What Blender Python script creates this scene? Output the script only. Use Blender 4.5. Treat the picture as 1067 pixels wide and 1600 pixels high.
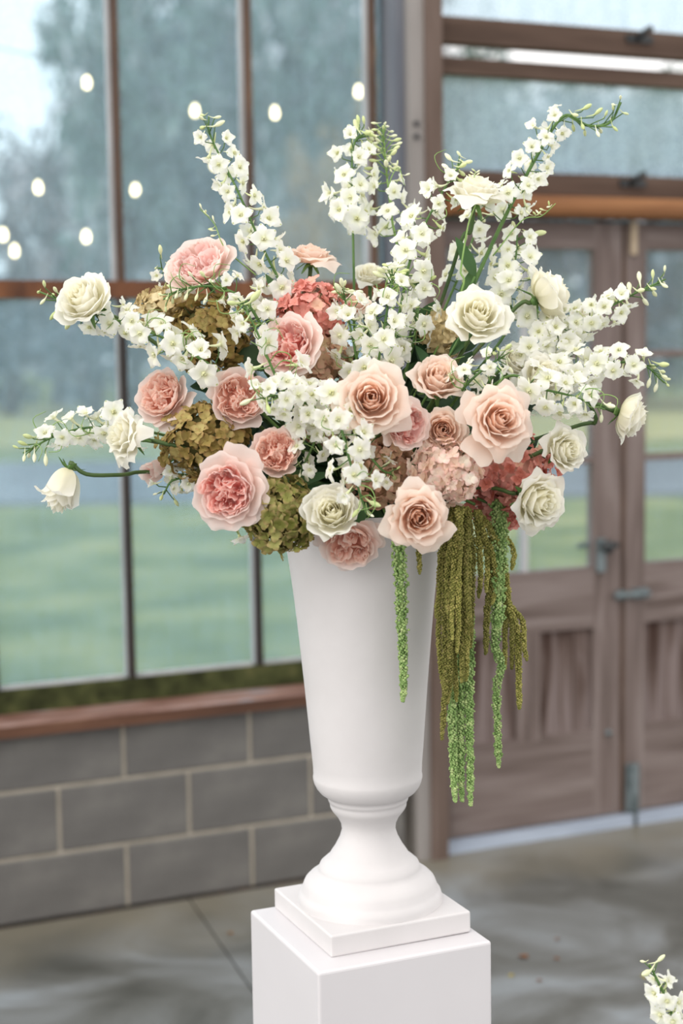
import bpy, math, random
import numpy as np
from mathutils import Vector, Matrix, Quaternion

# ------------------------------------------------------------------ scene, camera, light
for o in list(bpy.data.objects):
    bpy.data.objects.remove(o)
scene = bpy.context.scene
COL = scene.collection
F_PX, PITCH, YAW, ROLL, EYE = 2462.96, .1037, .4082, -.0146, 1.6909
FW = np.array([math.sin(YAW) * math.cos(PITCH), math.cos(YAW) * math.cos(PITCH), -math.sin(PITCH)])
_r = np.array([math.cos(YAW), -math.sin(YAW), 0.0])
_u = np.cross(_r, FW)
RT = _r * math.cos(ROLL) + _u * math.sin(ROLL)
UP = _u * math.cos(ROLL) - _r * math.sin(ROLL)
EYEP = np.array([0, 0, EYE])
TO_CAM = -FW

cam_d = bpy.data.cameras.new('camera')
cam = bpy.data.objects.new('camera', cam_d)
COL.objects.link(cam)
cam.matrix_world = Matrix(((RT[0], UP[0], -FW[0], 0), (RT[1], UP[1], -FW[1], 0), (RT[2], UP[2], -FW[2], EYE), (0, 0, 0, 1)))
cam_d.sensor_fit = 'VERTICAL'
cam_d.sensor_height = 36
cam_d.lens = F_PX * 36 / 1600
cam_d.clip_end = 400
cam_d.dof.use_dof = True
cam_d.dof.focus_distance = 2.46
cam_d.dof.aperture_fstop = 2.3
scene.camera = cam

world = bpy.data.worlds.new('overcast_sky')
scene.world = world
world.use_nodes = True
bg = world.node_tree.nodes['Background']
bg.inputs[0].default_value = (1.0, .985, .975, 1)
bg.inputs[1].default_value = 1.28

sun_d = bpy.data.lights.new('sun', 'SUN')
sun_d.energy = 1.6
sun_d.angle = math.radians(70)
sun_d.color = (1.0, .965, .92)
sun = bpy.data.objects.new('sun', sun_d)
COL.objects.link(sun)
_sd = Vector(tuple(FW * .50 + RT * .70)) + Vector((0, 0, -.62))      # from behind the camera, over its left shoulder
sun.rotation_euler = _sd.to_track_quat('-Z', 'Y').to_euler()
sun.location = (-2, -4, 6)

vs = scene.view_settings
vs.view_transform = 'Standard'
vs.look = 'None'
vs.exposure = 0.27
vs.gamma = 1
vs.use_curve_mapping = False
scene.cycles.max_bounces = 8
scene.cycles.transparent_max_bounces = 16
scene.cycles.transmission_bounces = 6
scene.cycles.sample_clamp_indirect = 4
scene.cycles.caustics_reflective = False
scene.cycles.caustics_refractive = False


def at(px, py, d):
    """world point d metres in front of the lens on the line of sight of a photo point"""
    return EYEP + (FW + RT * ((px - 533.5) / F_PX) - UP * ((py - 800) / F_PX)) * d


def on_plane(px, py, y):
    v = at(px, py, 1.0) - EYEP
    return EYEP + v * (y / v[1])


def on_ground(px, py, z=0):
    v = at(px, py, 1.0) - EYEP
    return EYEP + v * ((z - EYE) / v[2])


# ------------------------------------------------------------------ materials
def new_mat(name):
    m = bpy.data.materials.new(name)
    m.use_nodes = True
    nt = m.node_tree
    nt.nodes.clear()
    out = nt.nodes.new('ShaderNodeOutputMaterial')
    return m, nt, nt.nodes, nt.links, out


def ramp(N, stops):
    r = N.new('ShaderNodeValToRGB')
    el = r.color_ramp.elements
    while len(el) > 1:
        el.remove(el[0])
    el[0].position = stops[0][0]
    el[0].color = (*stops[0][1], 1)
    for p, c in stops[1:]:
        e = el.new(p)
        e.color = (*c, 1)
    return r


def surf(name, stops, scale=(5, 5, 5), detail=6, rough=.7, spec=.3, bump=0, bscale=40, distort=0, coords='Object', rnd=0):
    """principled surface with a noise driven colour ramp"""
    m, nt, N, L, out = new_mat(name)
    tc = N.new('ShaderNodeTexCoord')
    mp = N.new('ShaderNodeMapping')
    mp.inputs['Scale'].default_value = scale
    L.new(tc.outputs[coords], mp.inputs[0])
    nz = N.new('ShaderNodeTexNoise')
    nz.inputs['Scale'].default_value = 1
    nz.inputs['Detail'].default_value = detail
    nz.inputs['Distortion'].default_value = distort
    L.new(mp.outputs[0], nz.inputs[0])
    r = ramp(N, stops)
    L.new(nz.outputs[0], r.inputs[0])
    b = N.new('ShaderNodeBsdfPrincipled')
    b.inputs['Roughness'].default_value = rough
    b.inputs['Specular IOR Level'].default_value = spec
    if rnd:
        oi = N.new('ShaderNodeObjectInfo')
        hs = N.new('ShaderNodeHueSaturation')
        mr = N.new('ShaderNodeMapRange')
        mr.inputs['To Min'].default_value = 1 - rnd
        mr.inputs['To Max'].default_value = 1 + rnd * .7
        L.new(oi.outputs['Random'], mr.inputs[0])
        L.new(mr.outputs[0], hs.inputs['Value'])
        L.new(r.outputs[0], hs.inputs['Color'])
        L.new(hs.outputs[0], b.inputs['Base Color'])
    else:
        L.new(r.outputs[0], b.inputs['Base Color'])
    if bump:
        n2 = N.new('ShaderNodeTexNoise')
        n2.inputs['Scale'].default_value = bscale
        n2.inputs['Detail'].default_value = 4
        L.new(tc.outputs[coords], n2.inputs[0])
        bp = N.new('ShaderNodeBump')
        bp.inputs['Strength'].default_value = bump
        bp.inputs['Distance'].default_value = .01
        L.new(n2.outputs[0], bp.inputs['Height'])
        L.new(bp.outputs[0], b.inputs['Normal'])
    L.new(b.outputs[0], out.inputs[0])
    return m


def petal_mat(name, stops, transl=.3, rnd=.06, rough=.62, veins=.05, spot=None):
    """petal: colour along its length (UV y), a little fine vein variation, partly translucent"""
    m, nt, N, L, out = new_mat(name)
    uv = N.new('ShaderNodeUVMap')
    uv.uv_map = 'uv'
    sp = N.new('ShaderNodeSeparateXYZ')
    L.new(uv.outputs[0], sp.inputs[0])
    r = ramp(N, stops)
    nz = N.new('ShaderNodeTexNoise')
    mp = N.new('ShaderNodeMapping')
    mp.inputs['Scale'].default_value = (9, 1.6, 1)
    L.new(uv.outputs[0], mp.inputs[0])
    L.new(mp.outputs[0], nz.inputs[0])
    nz.inputs['Scale'].default_value = 1.5
    ma = N.new('ShaderNodeMath')
    ma.operation = 'MULTIPLY_ADD'
    ma.inputs[1].default_value = veins * 4
    L.new(nz.outputs[0], ma.inputs[0])
    sub = N.new('ShaderNodeMath')
    sub.operation = 'SUBTRACT'
    L.new(sp.outputs[1], sub.inputs[0])
    sub.inputs[1].default_value = veins * 2
    L.new(sub.outputs[0], ma.inputs[2])
    L.new(ma.outputs[0], r.inputs[0])
    oi = N.new('ShaderNodeObjectInfo')
    hs = N.new('ShaderNodeHueSaturation')
    mr = N.new('ShaderNodeMapRange')
    mr.inputs['To Min'].default_value = 1 - rnd
    mr.inputs['To Max'].default_value = 1 + rnd * .5
    L.new(oi.outputs['Random'], mr.inputs[0])
    L.new(mr.outputs[0], hs.inputs['Value'])
    L.new(r.outputs[0], hs.inputs['Color'])
    col = hs.outputs[0]
    if spot:
        dist = N.new('ShaderNodeVectorMath')
        dist.operation = 'DISTANCE'
        sc_ = N.new('ShaderNodeVectorMath')
        sc_.operation = 'MULTIPLY'
        sc_.inputs[1].default_value = (.55, 1, 0)
        L.new(uv.outputs[0], sc_.inputs[0])
        L.new(sc_.outputs[0], dist.inputs[0])
        dist.inputs[1].default_value = (.5 * .55, .93, 0)
        rr = ramp(N, [(.03, (1, 1, 1)), (.07, (0, 0, 0))])
        L.new(dist.outputs['Value'], rr.inputs[0])
        mx = N.new('ShaderNodeMixRGB')
        mx.inputs[2].default_value = (*spot, 1)
        L.new(rr.outputs[0], mx.inputs[0])
        L.new(col, mx.inputs[1])
        col = mx.outputs[0]
    b = N.new('ShaderNodeBsdfPrincipled')
    b.inputs['Roughness'].default_value = rough
    b.inputs['Specular IOR Level'].default_value = .18
    t = N.new('ShaderNodeBsdfTranslucent')
    L.new(col, b.inputs['Base Color'])
    L.new(col, t.inputs['Color'])
    mix = N.new('ShaderNodeMixShader')
    mix.inputs[0].default_value = transl
    L.new(b.outputs[0], mix.inputs[1])
    L.new(t.outputs[0], mix.inputs[2])
    L.new(mix.outputs[0], out.inputs[0])
    return m


def random_mat(name, stops, transl=.2, rough=.6, edge=None):
    """each piece takes its own tint from the ramp; the tip of the piece can carry an edge tint"""
    m, nt, N, L, out = new_mat(name)
    oi = N.new('ShaderNodeObjectInfo')
    r = ramp(N, stops)
    L.new(oi.outputs['Random'], r.inputs[0])
    col = r.outputs[0]
    uv = N.new('ShaderNodeUVMap')
    uv.uv_map = 'uv'
    if edge:
        sp = N.new('ShaderNodeSeparateXYZ')
        L.new(uv.outputs[0], sp.inputs[0])
        rr = ramp(N, [(.45, (0, 0, 0)), (1, (.8, .8, .8))])
        L.new(sp.outputs[1], rr.inputs[0])
        mx = N.new('ShaderNodeMixRGB')
        mx.inputs[2].default_value = (*edge, 1)
        L.new(rr.outputs[0], mx.inputs[0])
        L.new(col, mx.inputs[1])
        col = mx.outputs[0]
    b = N.new('ShaderNodeBsdfPrincipled')
    b.inputs['Roughness'].default_value = rough
    b.inputs['Specular IOR Level'].default_value = .2
    t = N.new('ShaderNodeBsdfTranslucent')
    L.new(col, b.inputs['Base Color'])
    L.new(col, t.inputs['Color'])
    mix = N.new('ShaderNodeMixShader')
    mix.inputs[0].default_value = transl
    L.new(b.outputs[0], mix.inputs[1])
    L.new(t.outputs[0], mix.inputs[2])
    L.new(mix.outputs[0], out.inputs[0])
    return m


def glass_mat(name, veil=.12, tint=(.93, .97, .98), vcol=(.80, .88, .93)):
    """greenhouse glass misted with rain: clear glass with a veil of droplets and run marks"""
    m, nt, N, L, out = new_mat(name)
    tr = N.new('ShaderNodeBsdfTransparent')
    tr.inputs[0].default_value = (*tint, 1)
    tl = N.new('ShaderNodeBsdfTranslucent')
    tl.inputs[0].default_value = (*vcol, 1)
    tc = N.new('ShaderNodeTexCoord')
    mp = N.new('ShaderNodeMapping')
    mp.inputs['Scale'].default_value = (26, 26, 9)
    L.new(tc.outputs['Object'], mp.inputs[0])
    n1 = N.new('ShaderNodeTexNoise')
    n1.inputs['Scale'].default_value = 1
    n1.inputs['Detail'].default_value = 3
    L.new(mp.outputs[0], n1.inputs[0])
    n2 = N.new('ShaderNodeTexVoronoi')
    n2.inputs['Scale'].default_value = 75
    L.new(tc.outputs['Object'], n2.inputs[0])
    mr = N.new('ShaderNodeMapRange')
    mr.inputs['From Min'].default_value = .3
    mr.inputs['From Max'].default_value = .7
    mr.inputs['To Min'].default_value = veil * .75
    mr.inputs['To Max'].default_value = veil * 1.15
    L.new(n1.outputs[0], mr.inputs[0])
    m2 = N.new('ShaderNodeMapRange')
    m2.inputs['From Max'].default_value = .55
    m2.inputs['To Min'].default_value = veil * .75
    m2.inputs['To Max'].default_value = 0
    L.new(n2.outputs['Distance'], m2.inputs[0])
    ad = N.new('ShaderNodeMath')
    L.new(mr.outputs[0], ad.inputs[0])
    L.new(m2.outputs[0], ad.inputs[1])
    mix = N.new('ShaderNodeMixShader')
    L.new(ad.outputs[0], mix.inputs[0])
    L.new(tr.outputs[0], mix.inputs[1])
    L.new(tl.outputs[0], mix.inputs[2])
    gl = N.new('ShaderNodeBsdfGlossy')
    gl.inputs['Roughness'].default_value = .12
    m3 = N.new('ShaderNodeMixShader')
    m3.inputs[0].default_value = .03
    L.new(mix.outputs[0], m3.inputs[1])
    L.new(gl.outputs[0], m3.inputs[2])
    L.new(m3.outputs[0], out.inputs[0])
    return m


M = {}
M['white_paint'] = surf('white_paint', [(.3, (.61, .588, .60)), (.7, (.645, .622, .635))], (4, 4, 4), rough=.42, spec=.4)
M['vase_plaster'] = surf('vase_plaster', [(.3, (.59, .566, .565)), (.7, (.64, .616, .615))], (9, 9, 9), rough=.62, spec=.3, bump=.05, bscale=30)
M['block'] = surf('concrete_block', [(.25, (.105, .10, .095)), (.5, (.15, .143, .135)), (.78, (.23, .22, .20))], (3, 3, 5), 8, .92, .15, .5, 120)
M['mortar'] = surf('mortar', [(.3, (.33, .295, .24)), (.7, (.46, .41, .34))], (12, 12, 12), 5, .95, .1, .4, 90)
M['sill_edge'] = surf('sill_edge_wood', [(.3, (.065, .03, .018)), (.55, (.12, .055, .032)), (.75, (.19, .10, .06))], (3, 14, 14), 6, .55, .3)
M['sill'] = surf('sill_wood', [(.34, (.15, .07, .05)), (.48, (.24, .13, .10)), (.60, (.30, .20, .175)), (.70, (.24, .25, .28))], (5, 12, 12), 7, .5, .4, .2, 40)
M['rust_bar'] = surf('rust_bar', [(.3, (.075, .032, .018)), (.6, (.17, .068, .03)), (.8, (.24, .11, .05))], (14, 14, 5), 6, .75, .3, .3, 60)
M['bar_dark'] = surf('bar_dark', [(.3, (.012, .010, .009)), (.6, (.026, .019, .016)), (.8, (.09, .05, .03))], (14, 14, 4), 6, .6, .35)
M['bar_brown'] = surf('bar_brown', [(.3, (.05, .03, .022)), (.6, (.095, .055, .036)), (.8, (.16, .09, .055))], (14, 14, 4), 6, .6, .35)
M['bar_light'] = surf('bar_light', [(.3, (.34, .34, .34)), (.7, (.50, .50, .51))], (10, 10, 4), 4, .6, .3)
M['moss'] = surf('mossy_frame', [(.3, (.025, .028, .012)), (.55, (.055, .062, .024)), (.75, (.10, .10, .04))], (18, 18, 18), 6, .9, .1, .5, 60)
M['old_wood'] = surf('weathered_wood', [(.25, (.10, .075, .066)), (.5, (.18, .14, .127)), (.78, (.28, .235, .22))], (22, 22, 1.8), 7, .85, .15, .35, 60, .6)
M['old_wood_h'] = surf('weathered_wood_rail', [(.25, (.115, .086, .075)), (.5, (.19, .15, .137)), (.78, (.28, .235, .22))], (1.8, 22, 22), 7, .85, .15, .35, 60, .6)
M['dark_wood_h'] = surf('brown_rail_wood', [(.25, (.05, .033, .025)), (.5, (.095, .062, .047)), (.8, (.15, .105, .082))], (1.6, 20, 20), 6, .8, .15, .3, 60)
M['stain_wood'] = surf('stained_board', [(.36, (.055, .032, .025)), (.48, (.12, .085, .073)), (.66, (.21, .165, .155))], (20, 20, 2.2), 5, .85, .15, .3, 50, .8)
M['warm_wood'] = surf('warm_header', [(.3, (.16, .065, .025)), (.6, (.26, .115, .045)), (.8, (.32, .16, .07))], (2, 16, 16), 5, .65, .3)
M['post_blue'] = surf('grey_blue_post', [(.3, (.13, .14, .165)), (.7, (.20, .21, .235))], (12, 12, 2), 5, .8, .2)
M['post_pale'] = surf('pale_post', [(.3, (.24, .22, .205)), (.7, (.34, .315, .30))], (12, 12, 2), 5, .8, .2)
M['post_brown'] = surf('brown_post', [(.3, (.10, .068, .053)), (.7, (.17, .125, .105))], (14, 14, 2), 5, .8, .2)
M['iron'] = surf('dark_iron', [(.3, (.012, .014, .015)), (.7, (.03, .034, .036))], (20, 20, 20), 4, .5, .5)
M['zinc'] = surf('grey_zinc', [(.3, (.085, .11, .115)), (.7, (.17, .205, .215))], (20, 20, 20), 4, .45, .5)
M['brass'] = surf('pale_brass', [(.3, (.36, .27, .17)), (.7, (.5, .40, .28))], (20, 20, 20), 4, .5, .5)
M['alu'] = surf('threshold_metal', [(.3, (.33, .38, .47)), (.7, (.44, .50, .60))], (4, 30, 30), 4, .4, .5)
M['floor'] = surf('concrete_floor', [(.30, (.062, .062, .054)), (.42, (.105, .105, .096)), (.54, (.165, .17, .168)), (.68, (.27, .295, .315))], (1.7, 1.7, 1.7), 11, .38, .5, .12, 60, 1.2)  # palest bluish stop paints wet reflections into the stained concrete
M['joint'] = surf('floor_joint', [(.3, (.06, .06, .056)), (.7, (.10, .10, .096))], (9, 9, 9), 4, .9, .1)
M['lawn'] = surf('lawn', [(.32, (.09, .125, .047)), (.46, (.145, .18, .068)), (.60, (.23, .245, .10)), (.74, (.33, .31, .14))], (.9, .9, .9), 9, .95, .1)
M['asphalt'] = surf('wet_asphalt', [(.3, (.10, .115, .145)), (.7, (.16, .18, .215))], (.6, .6, .6), 5, .3, .5)
M['dry_field'] = surf('dry_field', [(.3, (.22, .22, .085)), (.5, (.31, .29, .12)), (.75, (.40, .35, .16))], (.2, .5, .5), 6, .95, .1)
M['bark'] = surf('bark', [(.3, (.05, .04, .032)), (.7, (.10, .085, .07))], (6, 6, 2), 5, .9, .1)
M['tree_green'] = surf('tree_leaf_green', [(.36, (.03, .065, .055)), (.47, (.085, .15, .125)), (.55, (.20, .28, .24)), (.64, (.55, .53, .56))], (3.6, 3.6, 3.6), 5, .7, .2)  # blue haze and pale highlights mixed into the leaf colour
M['tree_blue'] = surf('tree_leaf_haze_blue', [(.36, (.022, .05, .062)), (.48, (.06, .115, .14)), (.57, (.15, .21, .25)), (.67, (.46, .48, .54))], (3.6, 3.6, 3.6), 5, .7, .2)  # haze put into the leaves as blue; palest stop paints highlights
M['tree_grey'] = surf('tree_leaf_greyish', [(.36, (.10, .10, .095)), (.46, (.24, .225, .235)), (.55, (.45, .40, .42)), (.65, (.70, .62, .65))], (3.6, 3.6, 3.6), 5, .7, .2)  # palest stops paint bright highlights into the leaf colour
M['tree_autumn'] = surf('tree_leaf_autumn', [(.25, (.20, .12, .05)), (.5, (.33, .22, .09)), (.75, (.45, .30, .16))], (3.6, 3.6, 3.6), 5, .7, .2)
M['glass'] = glass_mat('misted_glass', .14, tint=(.85, .945, 1.0), vcol=(.64, .84, 1.0))
M['glass_clear'] = glass_mat('door_glass', .08, tint=(.9, .96, 1.0), vcol=(.7, .85, .97))
M['glass_top'] = glass_mat('frosted_transom_glass', .33, tint=(.88, .95, 1.0), vcol=(.70, .85, .97))
M['stem'] = surf('stem_green', [(.3, (.055, .125, .03)), (.7, (.12, .22, .06))], (30, 30, 30), 3, .5, .3)
M['stem_dark'] = surf('stem_dark', [(.3, (.035, .075, .02)), (.6, (.07, .12, .035)), (.8, (.11, .09, .045))], (30, 30, 30), 3, .5, .3)
M['stem_pale'] = surf('stem_pale_green', [(.3, (.14, .26, .06)), (.7, (.27, .40, .13))], (40, 40, 40), 3, .5, .3)
M['leaf'] = random_mat('leaf_green', [(0, (.025, .065, .022)), (.5, (.045, .105, .035)), (1, (.08, .15, .05))], .2, .45)
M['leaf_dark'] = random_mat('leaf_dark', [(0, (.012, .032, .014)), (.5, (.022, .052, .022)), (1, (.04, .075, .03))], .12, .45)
M['white_petal'] = petal_mat('white_rose_petal', [(0, (.90, .86, .60)), (.35, (.94, .91, .74)), (.75, (.95, .93, .83)), (1, (.96, .945, .88))], .5, .04)
M['white_heart'] = petal_mat('white_rose_heart', [(0, (.90, .83, .52)), (.5, (.94, .90, .70)), (1, (.95, .93, .81))], .6, .04)
M['blush_petal'] = petal_mat('blush_rose_petal', [(0, (.93, .70, .53)), (.35, (.95, .73, .60)), (.72, (.96, .79, .68)), (1, (.96, .85, .76))], .5, .05)
M['blush_heart'] = petal_mat('blush_rose_heart', [(0, (.93, .64, .48)), (.5, (.95, .71, .57)), (1, (.96, .79, .68))], .65, .05)
M['pink_petal'] = petal_mat('pink_rose_petal', [(0, (.95, .79, .66)), (.35, (.96, .74, .66)), (.75, (.96, .79, .73)), (1, (.96, .84, .79))], .5, .04)
M['pink_heart'] = petal_mat('pink_rose_heart', [(0, (.90, .26, .22)), (.45, (.94, .42, .37)), (.8, (.95, .59, .52)), (1, (.96, .74, .68))], .5, .16)
M['peach_heart'] = petal_mat('peach_rose_heart', [(0, (.93, .44, .32)), (.45, (.95, .60, .48)), (.8, (.96, .70, .60)), (1, (.96, .79, .71))], .5, .08)
M['pink_mid'] = petal_mat('pink_rose_inner', [(0, (.94, .48, .43)), (.45, (.95, .61, .56)), (.8, (.96, .72, .67)), (1, (.96, .80, .76))], .5, .08)
M['delph'] = petal_mat('delphinium_petal', [(0, (.84, .85, .55)), (.3, (.94, .94, .82)), (.7, (.95, .945, .90)), (1, (.95, .945, .89))], .48, .05, .55, .03, (.55, .60, .26))
M['bee'] = random_mat('delphinium_eye', [(0, (.70, .70, .38)), (1, (.82, .82, .58))], .2)
M['bud'] = random_mat('delphinium_bud', [(0, (.62, .70, .32)), (.4, (.80, .83, .52)), (1, (.92, .92, .74))], .25)
M['amaranth_olive'] = surf('amaranth_olive', [(.3, (.12, .125, .030)), (.5, (.23, .22, .06)), (.7, (.36, .31, .11))], (160, 160, 160), 4, .8, .1, rnd=.4)
M['amaranth_green'] = surf('amaranth_green', [(.3, (.12, .20, .06)), (.5, (.23, .34, .12)), (.72, (.45, .52, .24))], (120, 120, 90), 4, .8, .1, rnd=.2)
M['hyd_gold'] = random_mat('hydrangea_gold', [(0, (.24, .17, .045)), (.5, (.38, .29, .09)), (1, (.50, .41, .16))], .22, edge=(.34, .20, .08))
M['hyd_tan'] = random_mat('hydrangea_tan', [(0, (.48, .36, .17)), (.5, (.62, .50, .27)), (1, (.76, .67, .43))], .22, edge=(.62, .48, .25))
M['hyd_green'] = random_mat('hydrangea_green', [(0, (.18, .19, .04)), (.5, (.30, .30, .085)), (1, (.44, .42, .15))], .22, edge=(.40, .27, .13))
M['hyd_coral'] = random_mat('hydrangea_coral', [(0, (.55, .16, .11)), (.35, (.74, .29, .23)), (.75, (.85, .45, .38)), (1, (.80, .55, .38))], .3, edge=(.86, .38, .34))
M['hyd_pink'] = random_mat('hydrangea_pink', [(0, (.86, .66, .50)), (.4, (.93, .78, .66)), (.8, (.95, .86, .76)), (1, (.95, .90, .78))], .42, edge=(.94, .62, .58))
M['hyd_brown'] = random_mat('hydrangea_brown', [(0, (.38, .22, .12)), (.4, (.56, .38, .24)), (.8, (.70, .50, .36)), (1, (.58, .48, .24))], .22, edge=(.62, .32, .24))
M['hyd_gap_shade'] = surf('hydrangea_gap_shade', [(.3, (.06, .06, .02)), (.7, (.12, .11, .04))], (40, 40, 40), 3, .9, .1)  # dark colour stands for the shade between florets
M['dead_leaf'] = random_mat('fallen_leaf', [(0, (.16, .06, .025)), (.5, (.26, .13, .05)), (1, (.36, .30, .06))], .1)


def tweak_floor():
    nt = M['floor'].node_tree
    N, L = nt.nodes, nt.links
    b = [n for n in N if n.type == 'BSDF_PRINCIPLED'][0]
    src = b.inputs['Base Color'].links[0].from_socket
    tc = N.new('ShaderNodeTexCoord')
    sp = N.new('ShaderNodeSeparateXYZ')
    L.new(tc.outputs['Object'], sp.inputs[0])
    nz = N.new('ShaderNodeTexNoise')
    nz.inputs['Scale'].default_value = 3.5
    nz.inputs['Detail'].default_value = 6
    L.new(tc.outputs['Object'], nz.inputs[0])
    ma = N.new('ShaderNodeMath')                                     # dusty margin that collects along the wall, ragged edge
    ma.operation = 'MULTIPLY_ADD'
    ma.inputs[1].default_value = .7
    L.new(nz.outputs[0], ma.inputs[0])
    L.new(sp.outputs[1], ma.inputs[2])
    mr = N.new('ShaderNodeMapRange')
    mr.inputs['From Min'].default_value = 4.45
    mr.inputs['From Max'].default_value = 4.85
    mr.inputs['To Max'].default_value = .75
    L.new(ma.outputs[0], mr.inputs[0])
    mx = N.new('ShaderNodeMixRGB')
    mx.inputs[2].default_value = (.20, .18, .135, 1)
    L.new(mr.outputs[0], mx.inputs[0])
    L.new(src, mx.inputs[1])
    L.new(mx.outputs[0], b.inputs['Base Color'])


def tweak_boards():
    nt = M['stain_wood'].node_tree
    N, L = nt.nodes, nt.links
    nz = [n for n in N if n.type == 'TEX_NOISE'][0]
    r = [n for n in N if n.type == 'VALTORGB'][0]
    tc = N.new('ShaderNodeTexCoord')
    sp = N.new('ShaderNodeSeparateXYZ')
    L.new(tc.outputs['Object'], sp.inputs[0])
    mr = N.new('ShaderNodeMapRange')                                 # bleached towards the foot of the boards by splashing rain
    mr.inputs['From Min'].default_value = .32
    mr.inputs['From Max'].default_value = .66
    mr.inputs['To Min'].default_value = .13
    mr.inputs['To Max'].default_value = -.08
    L.new(sp.outputs[2], mr.inputs[0])
    ad = N.new('ShaderNodeMath')
    L.new(nz.outputs[0], ad.inputs[0])
    L.new(mr.outputs[0], ad.inputs[1])
    L.new(ad.outputs[0], r.inputs[0])


tweak_floor()
tweak_boards()


def emit_mat(name, col, st):
    m, nt, N, L, out = new_mat(name)
    e = N.new('ShaderNodeEmission')
    e.inputs[0].default_value = (*col, 1)
    e.inputs[1].default_value = st
    L.new(e.outputs[0], out.inputs[0])
    return m


M['bulb'] = emit_mat('bulb_glow', (1.0, .72, .38), 9)


# ------------------------------------------------------------------ mesh helpers
class MB:
    """collects geometry, then builds ONE mesh"""
    def __init__(self):
        self.v, self.f, self.uv, self.n = [], [], [], 0

    def add(self, v, f, uv=None):
        v = np.asarray(v, float)
        self.v.append(v)
        self.f.extend([tuple(i + self.n for i in q) for q in f])
        self.uv.append(np.zeros((len(v), 2)) if uv is None else np.asarray(uv, float))
        self.n += len(v)
        return self

    def box(self, a, b):
        x0, y0, z0 = a
        x1, y1, z1 = b
        v = [(x0, y0, z0), (x1, y0, z0), (x1, y1, z0), (x0, y1, z0), (x0, y0, z1), (x1, y0, z1), (x1, y1, z1), (x0, y1, z1)]
        return self.add(v, [(0, 3, 2, 1), (4, 5, 6, 7), (0, 1, 5, 4), (1, 2, 6, 5), (2, 3, 7, 6), (3, 0, 4, 7)])

    def grid(self, P, UV=None, closed=False):
        n, m = P.shape[:2]
        f = []
        mm = m if closed else m - 1
        for i in range(n - 1):
            for j in range(mm):
                k = (j + 1) % m
                f.append((i * m + j, i * m + k, (i + 1) * m + k, (i + 1) * m + j))
        return self.add(P.reshape(-1, 3), f, None if UV is None else UV.reshape(-1, 2))

    def tube(self, pts, rad, sides=6, cap=True):
        pts = np.asarray(pts, float)
        n = len(pts)
        rad = np.broadcast_to(np.asarray(rad, float), (n,))
        T = np.gradient(pts, axis=0)
        T /= np.linalg.norm(T, axis=1)[:, None] + 1e-12
        a = np.array([0, 0, 1.0]) if abs(T[0][2]) < .9 else np.array([1.0, 0, 0])
        nrm = np.cross(T[0], a)
        nrm /= np.linalg.norm(nrm)
        ang = np.arange(sides) * 2 * math.pi / sides
        rings = []
        for i in range(n):
            nrm = nrm - T[i] * (nrm @ T[i])
            nrm /= np.linalg.norm(nrm) + 1e-12
            b = np.cross(T[i], nrm)
            rings.append(pts[i] + rad[i] * (np.cos(ang)[:, None] * nrm + np.sin(ang)[:, None] * b))
        base = self.n
        UV = np.zeros((n, sides, 2))
        UV[:, :, 1] = np.linspace(0, 1, n)[:, None]
        self.grid(np.array(rings), UV, True)
        if cap:
            self.f.append(tuple(base + i for i in range(sides))[::-1])
            self.f.append(tuple(base + (n - 1) * sides + i for i in range(sides)))
        return self

    def mesh(self, name, mat, smooth=True):
        me = bpy.data.meshes.new(name)
        V = np.concatenate(self.v)
        me.from_pydata(V.tolist(), [], self.f)
        UV = np.concatenate(self.uv)
        lay = me.uv_layers.new(name='uv')
        li = np.empty(len(me.loops), dtype=np.int32)
        me.loops.foreach_get('vertex_index', li)
        lay.data.foreach_set('uv', UV[li].astype(np.float32).ravel())
        me.materials.append(M[mat] if isinstance(mat, str) else mat)
        if smooth:
            me.polygons.foreach_set('use_smooth', [True] * len(me.polygons))
        me.update()
        return me

    def build(self, name, mat, parent=None, smooth=True, loc=None):
        return place(name, self.mesh(name, mat, smooth), parent, loc)


def place(name, me, parent=None, loc=None, rot=None, scale=None):
    o = bpy.data.objects.new(name, me)
    COL.objects.link(o)
    if parent is not None:
        o.parent = parent
    if loc is not None:
        o.location = tuple(float(c) for c in loc)
    if rot is not None:
        o.rotation_mode = 'QUATERNION'
        o.rotation_quaternion = rot
    if scale is not None:
        o.scale = (scale,) * 3 if isinstance(scale, (int, float)) else scale
    return o


def tag(o, label, cat, group=None, kind=None):
    o['label'] = label
    o['category'] = cat
    if group:
        o['group'] = group
    if kind:
        o['kind'] = kind
    return o


def empty(name, loc):
    o = bpy.data.objects.new(name, None)
    o.empty_display_size = .05
    COL.objects.link(o)
    o.location = tuple(float(c) for c in loc)
    return o


def bevel(o, w, seg=2):
    b = o.modifiers.new('bevel', 'BEVEL')
    b.width = w
    b.segments = seg
    b.limit_method = 'ANGLE'
    return o


def catmull(P, n=24):
    P = [np.asarray(p, float) for p in P]
    if len(P) == 2:
        return np.array([P[0] + (P[1] - P[0]) * t for t in np.linspace(0, 1, n)])
    Q = [2 * P[0] - P[1]] + P + [2 * P[-1] - P[-2]]
    out = []
    seg = len(P) - 1
    per = max(3, n // seg)
    for i in range(seg):
        a, b, c, d = Q[i:i + 4]
        for t in np.linspace(0, 1, per, endpoint=(i == seg - 1)):
            out.append(.5 * ((2 * b) + (c - a) * t + (2 * a - 5 * b + 4 * c - d) * t * t + (3 * b - a - 3 * c + d) * t ** 3))
    return np.array(out)


def unit(v):
    v = np.asarray(v, float)
    return v / (np.linalg.norm(v) + 1e-12)


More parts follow.
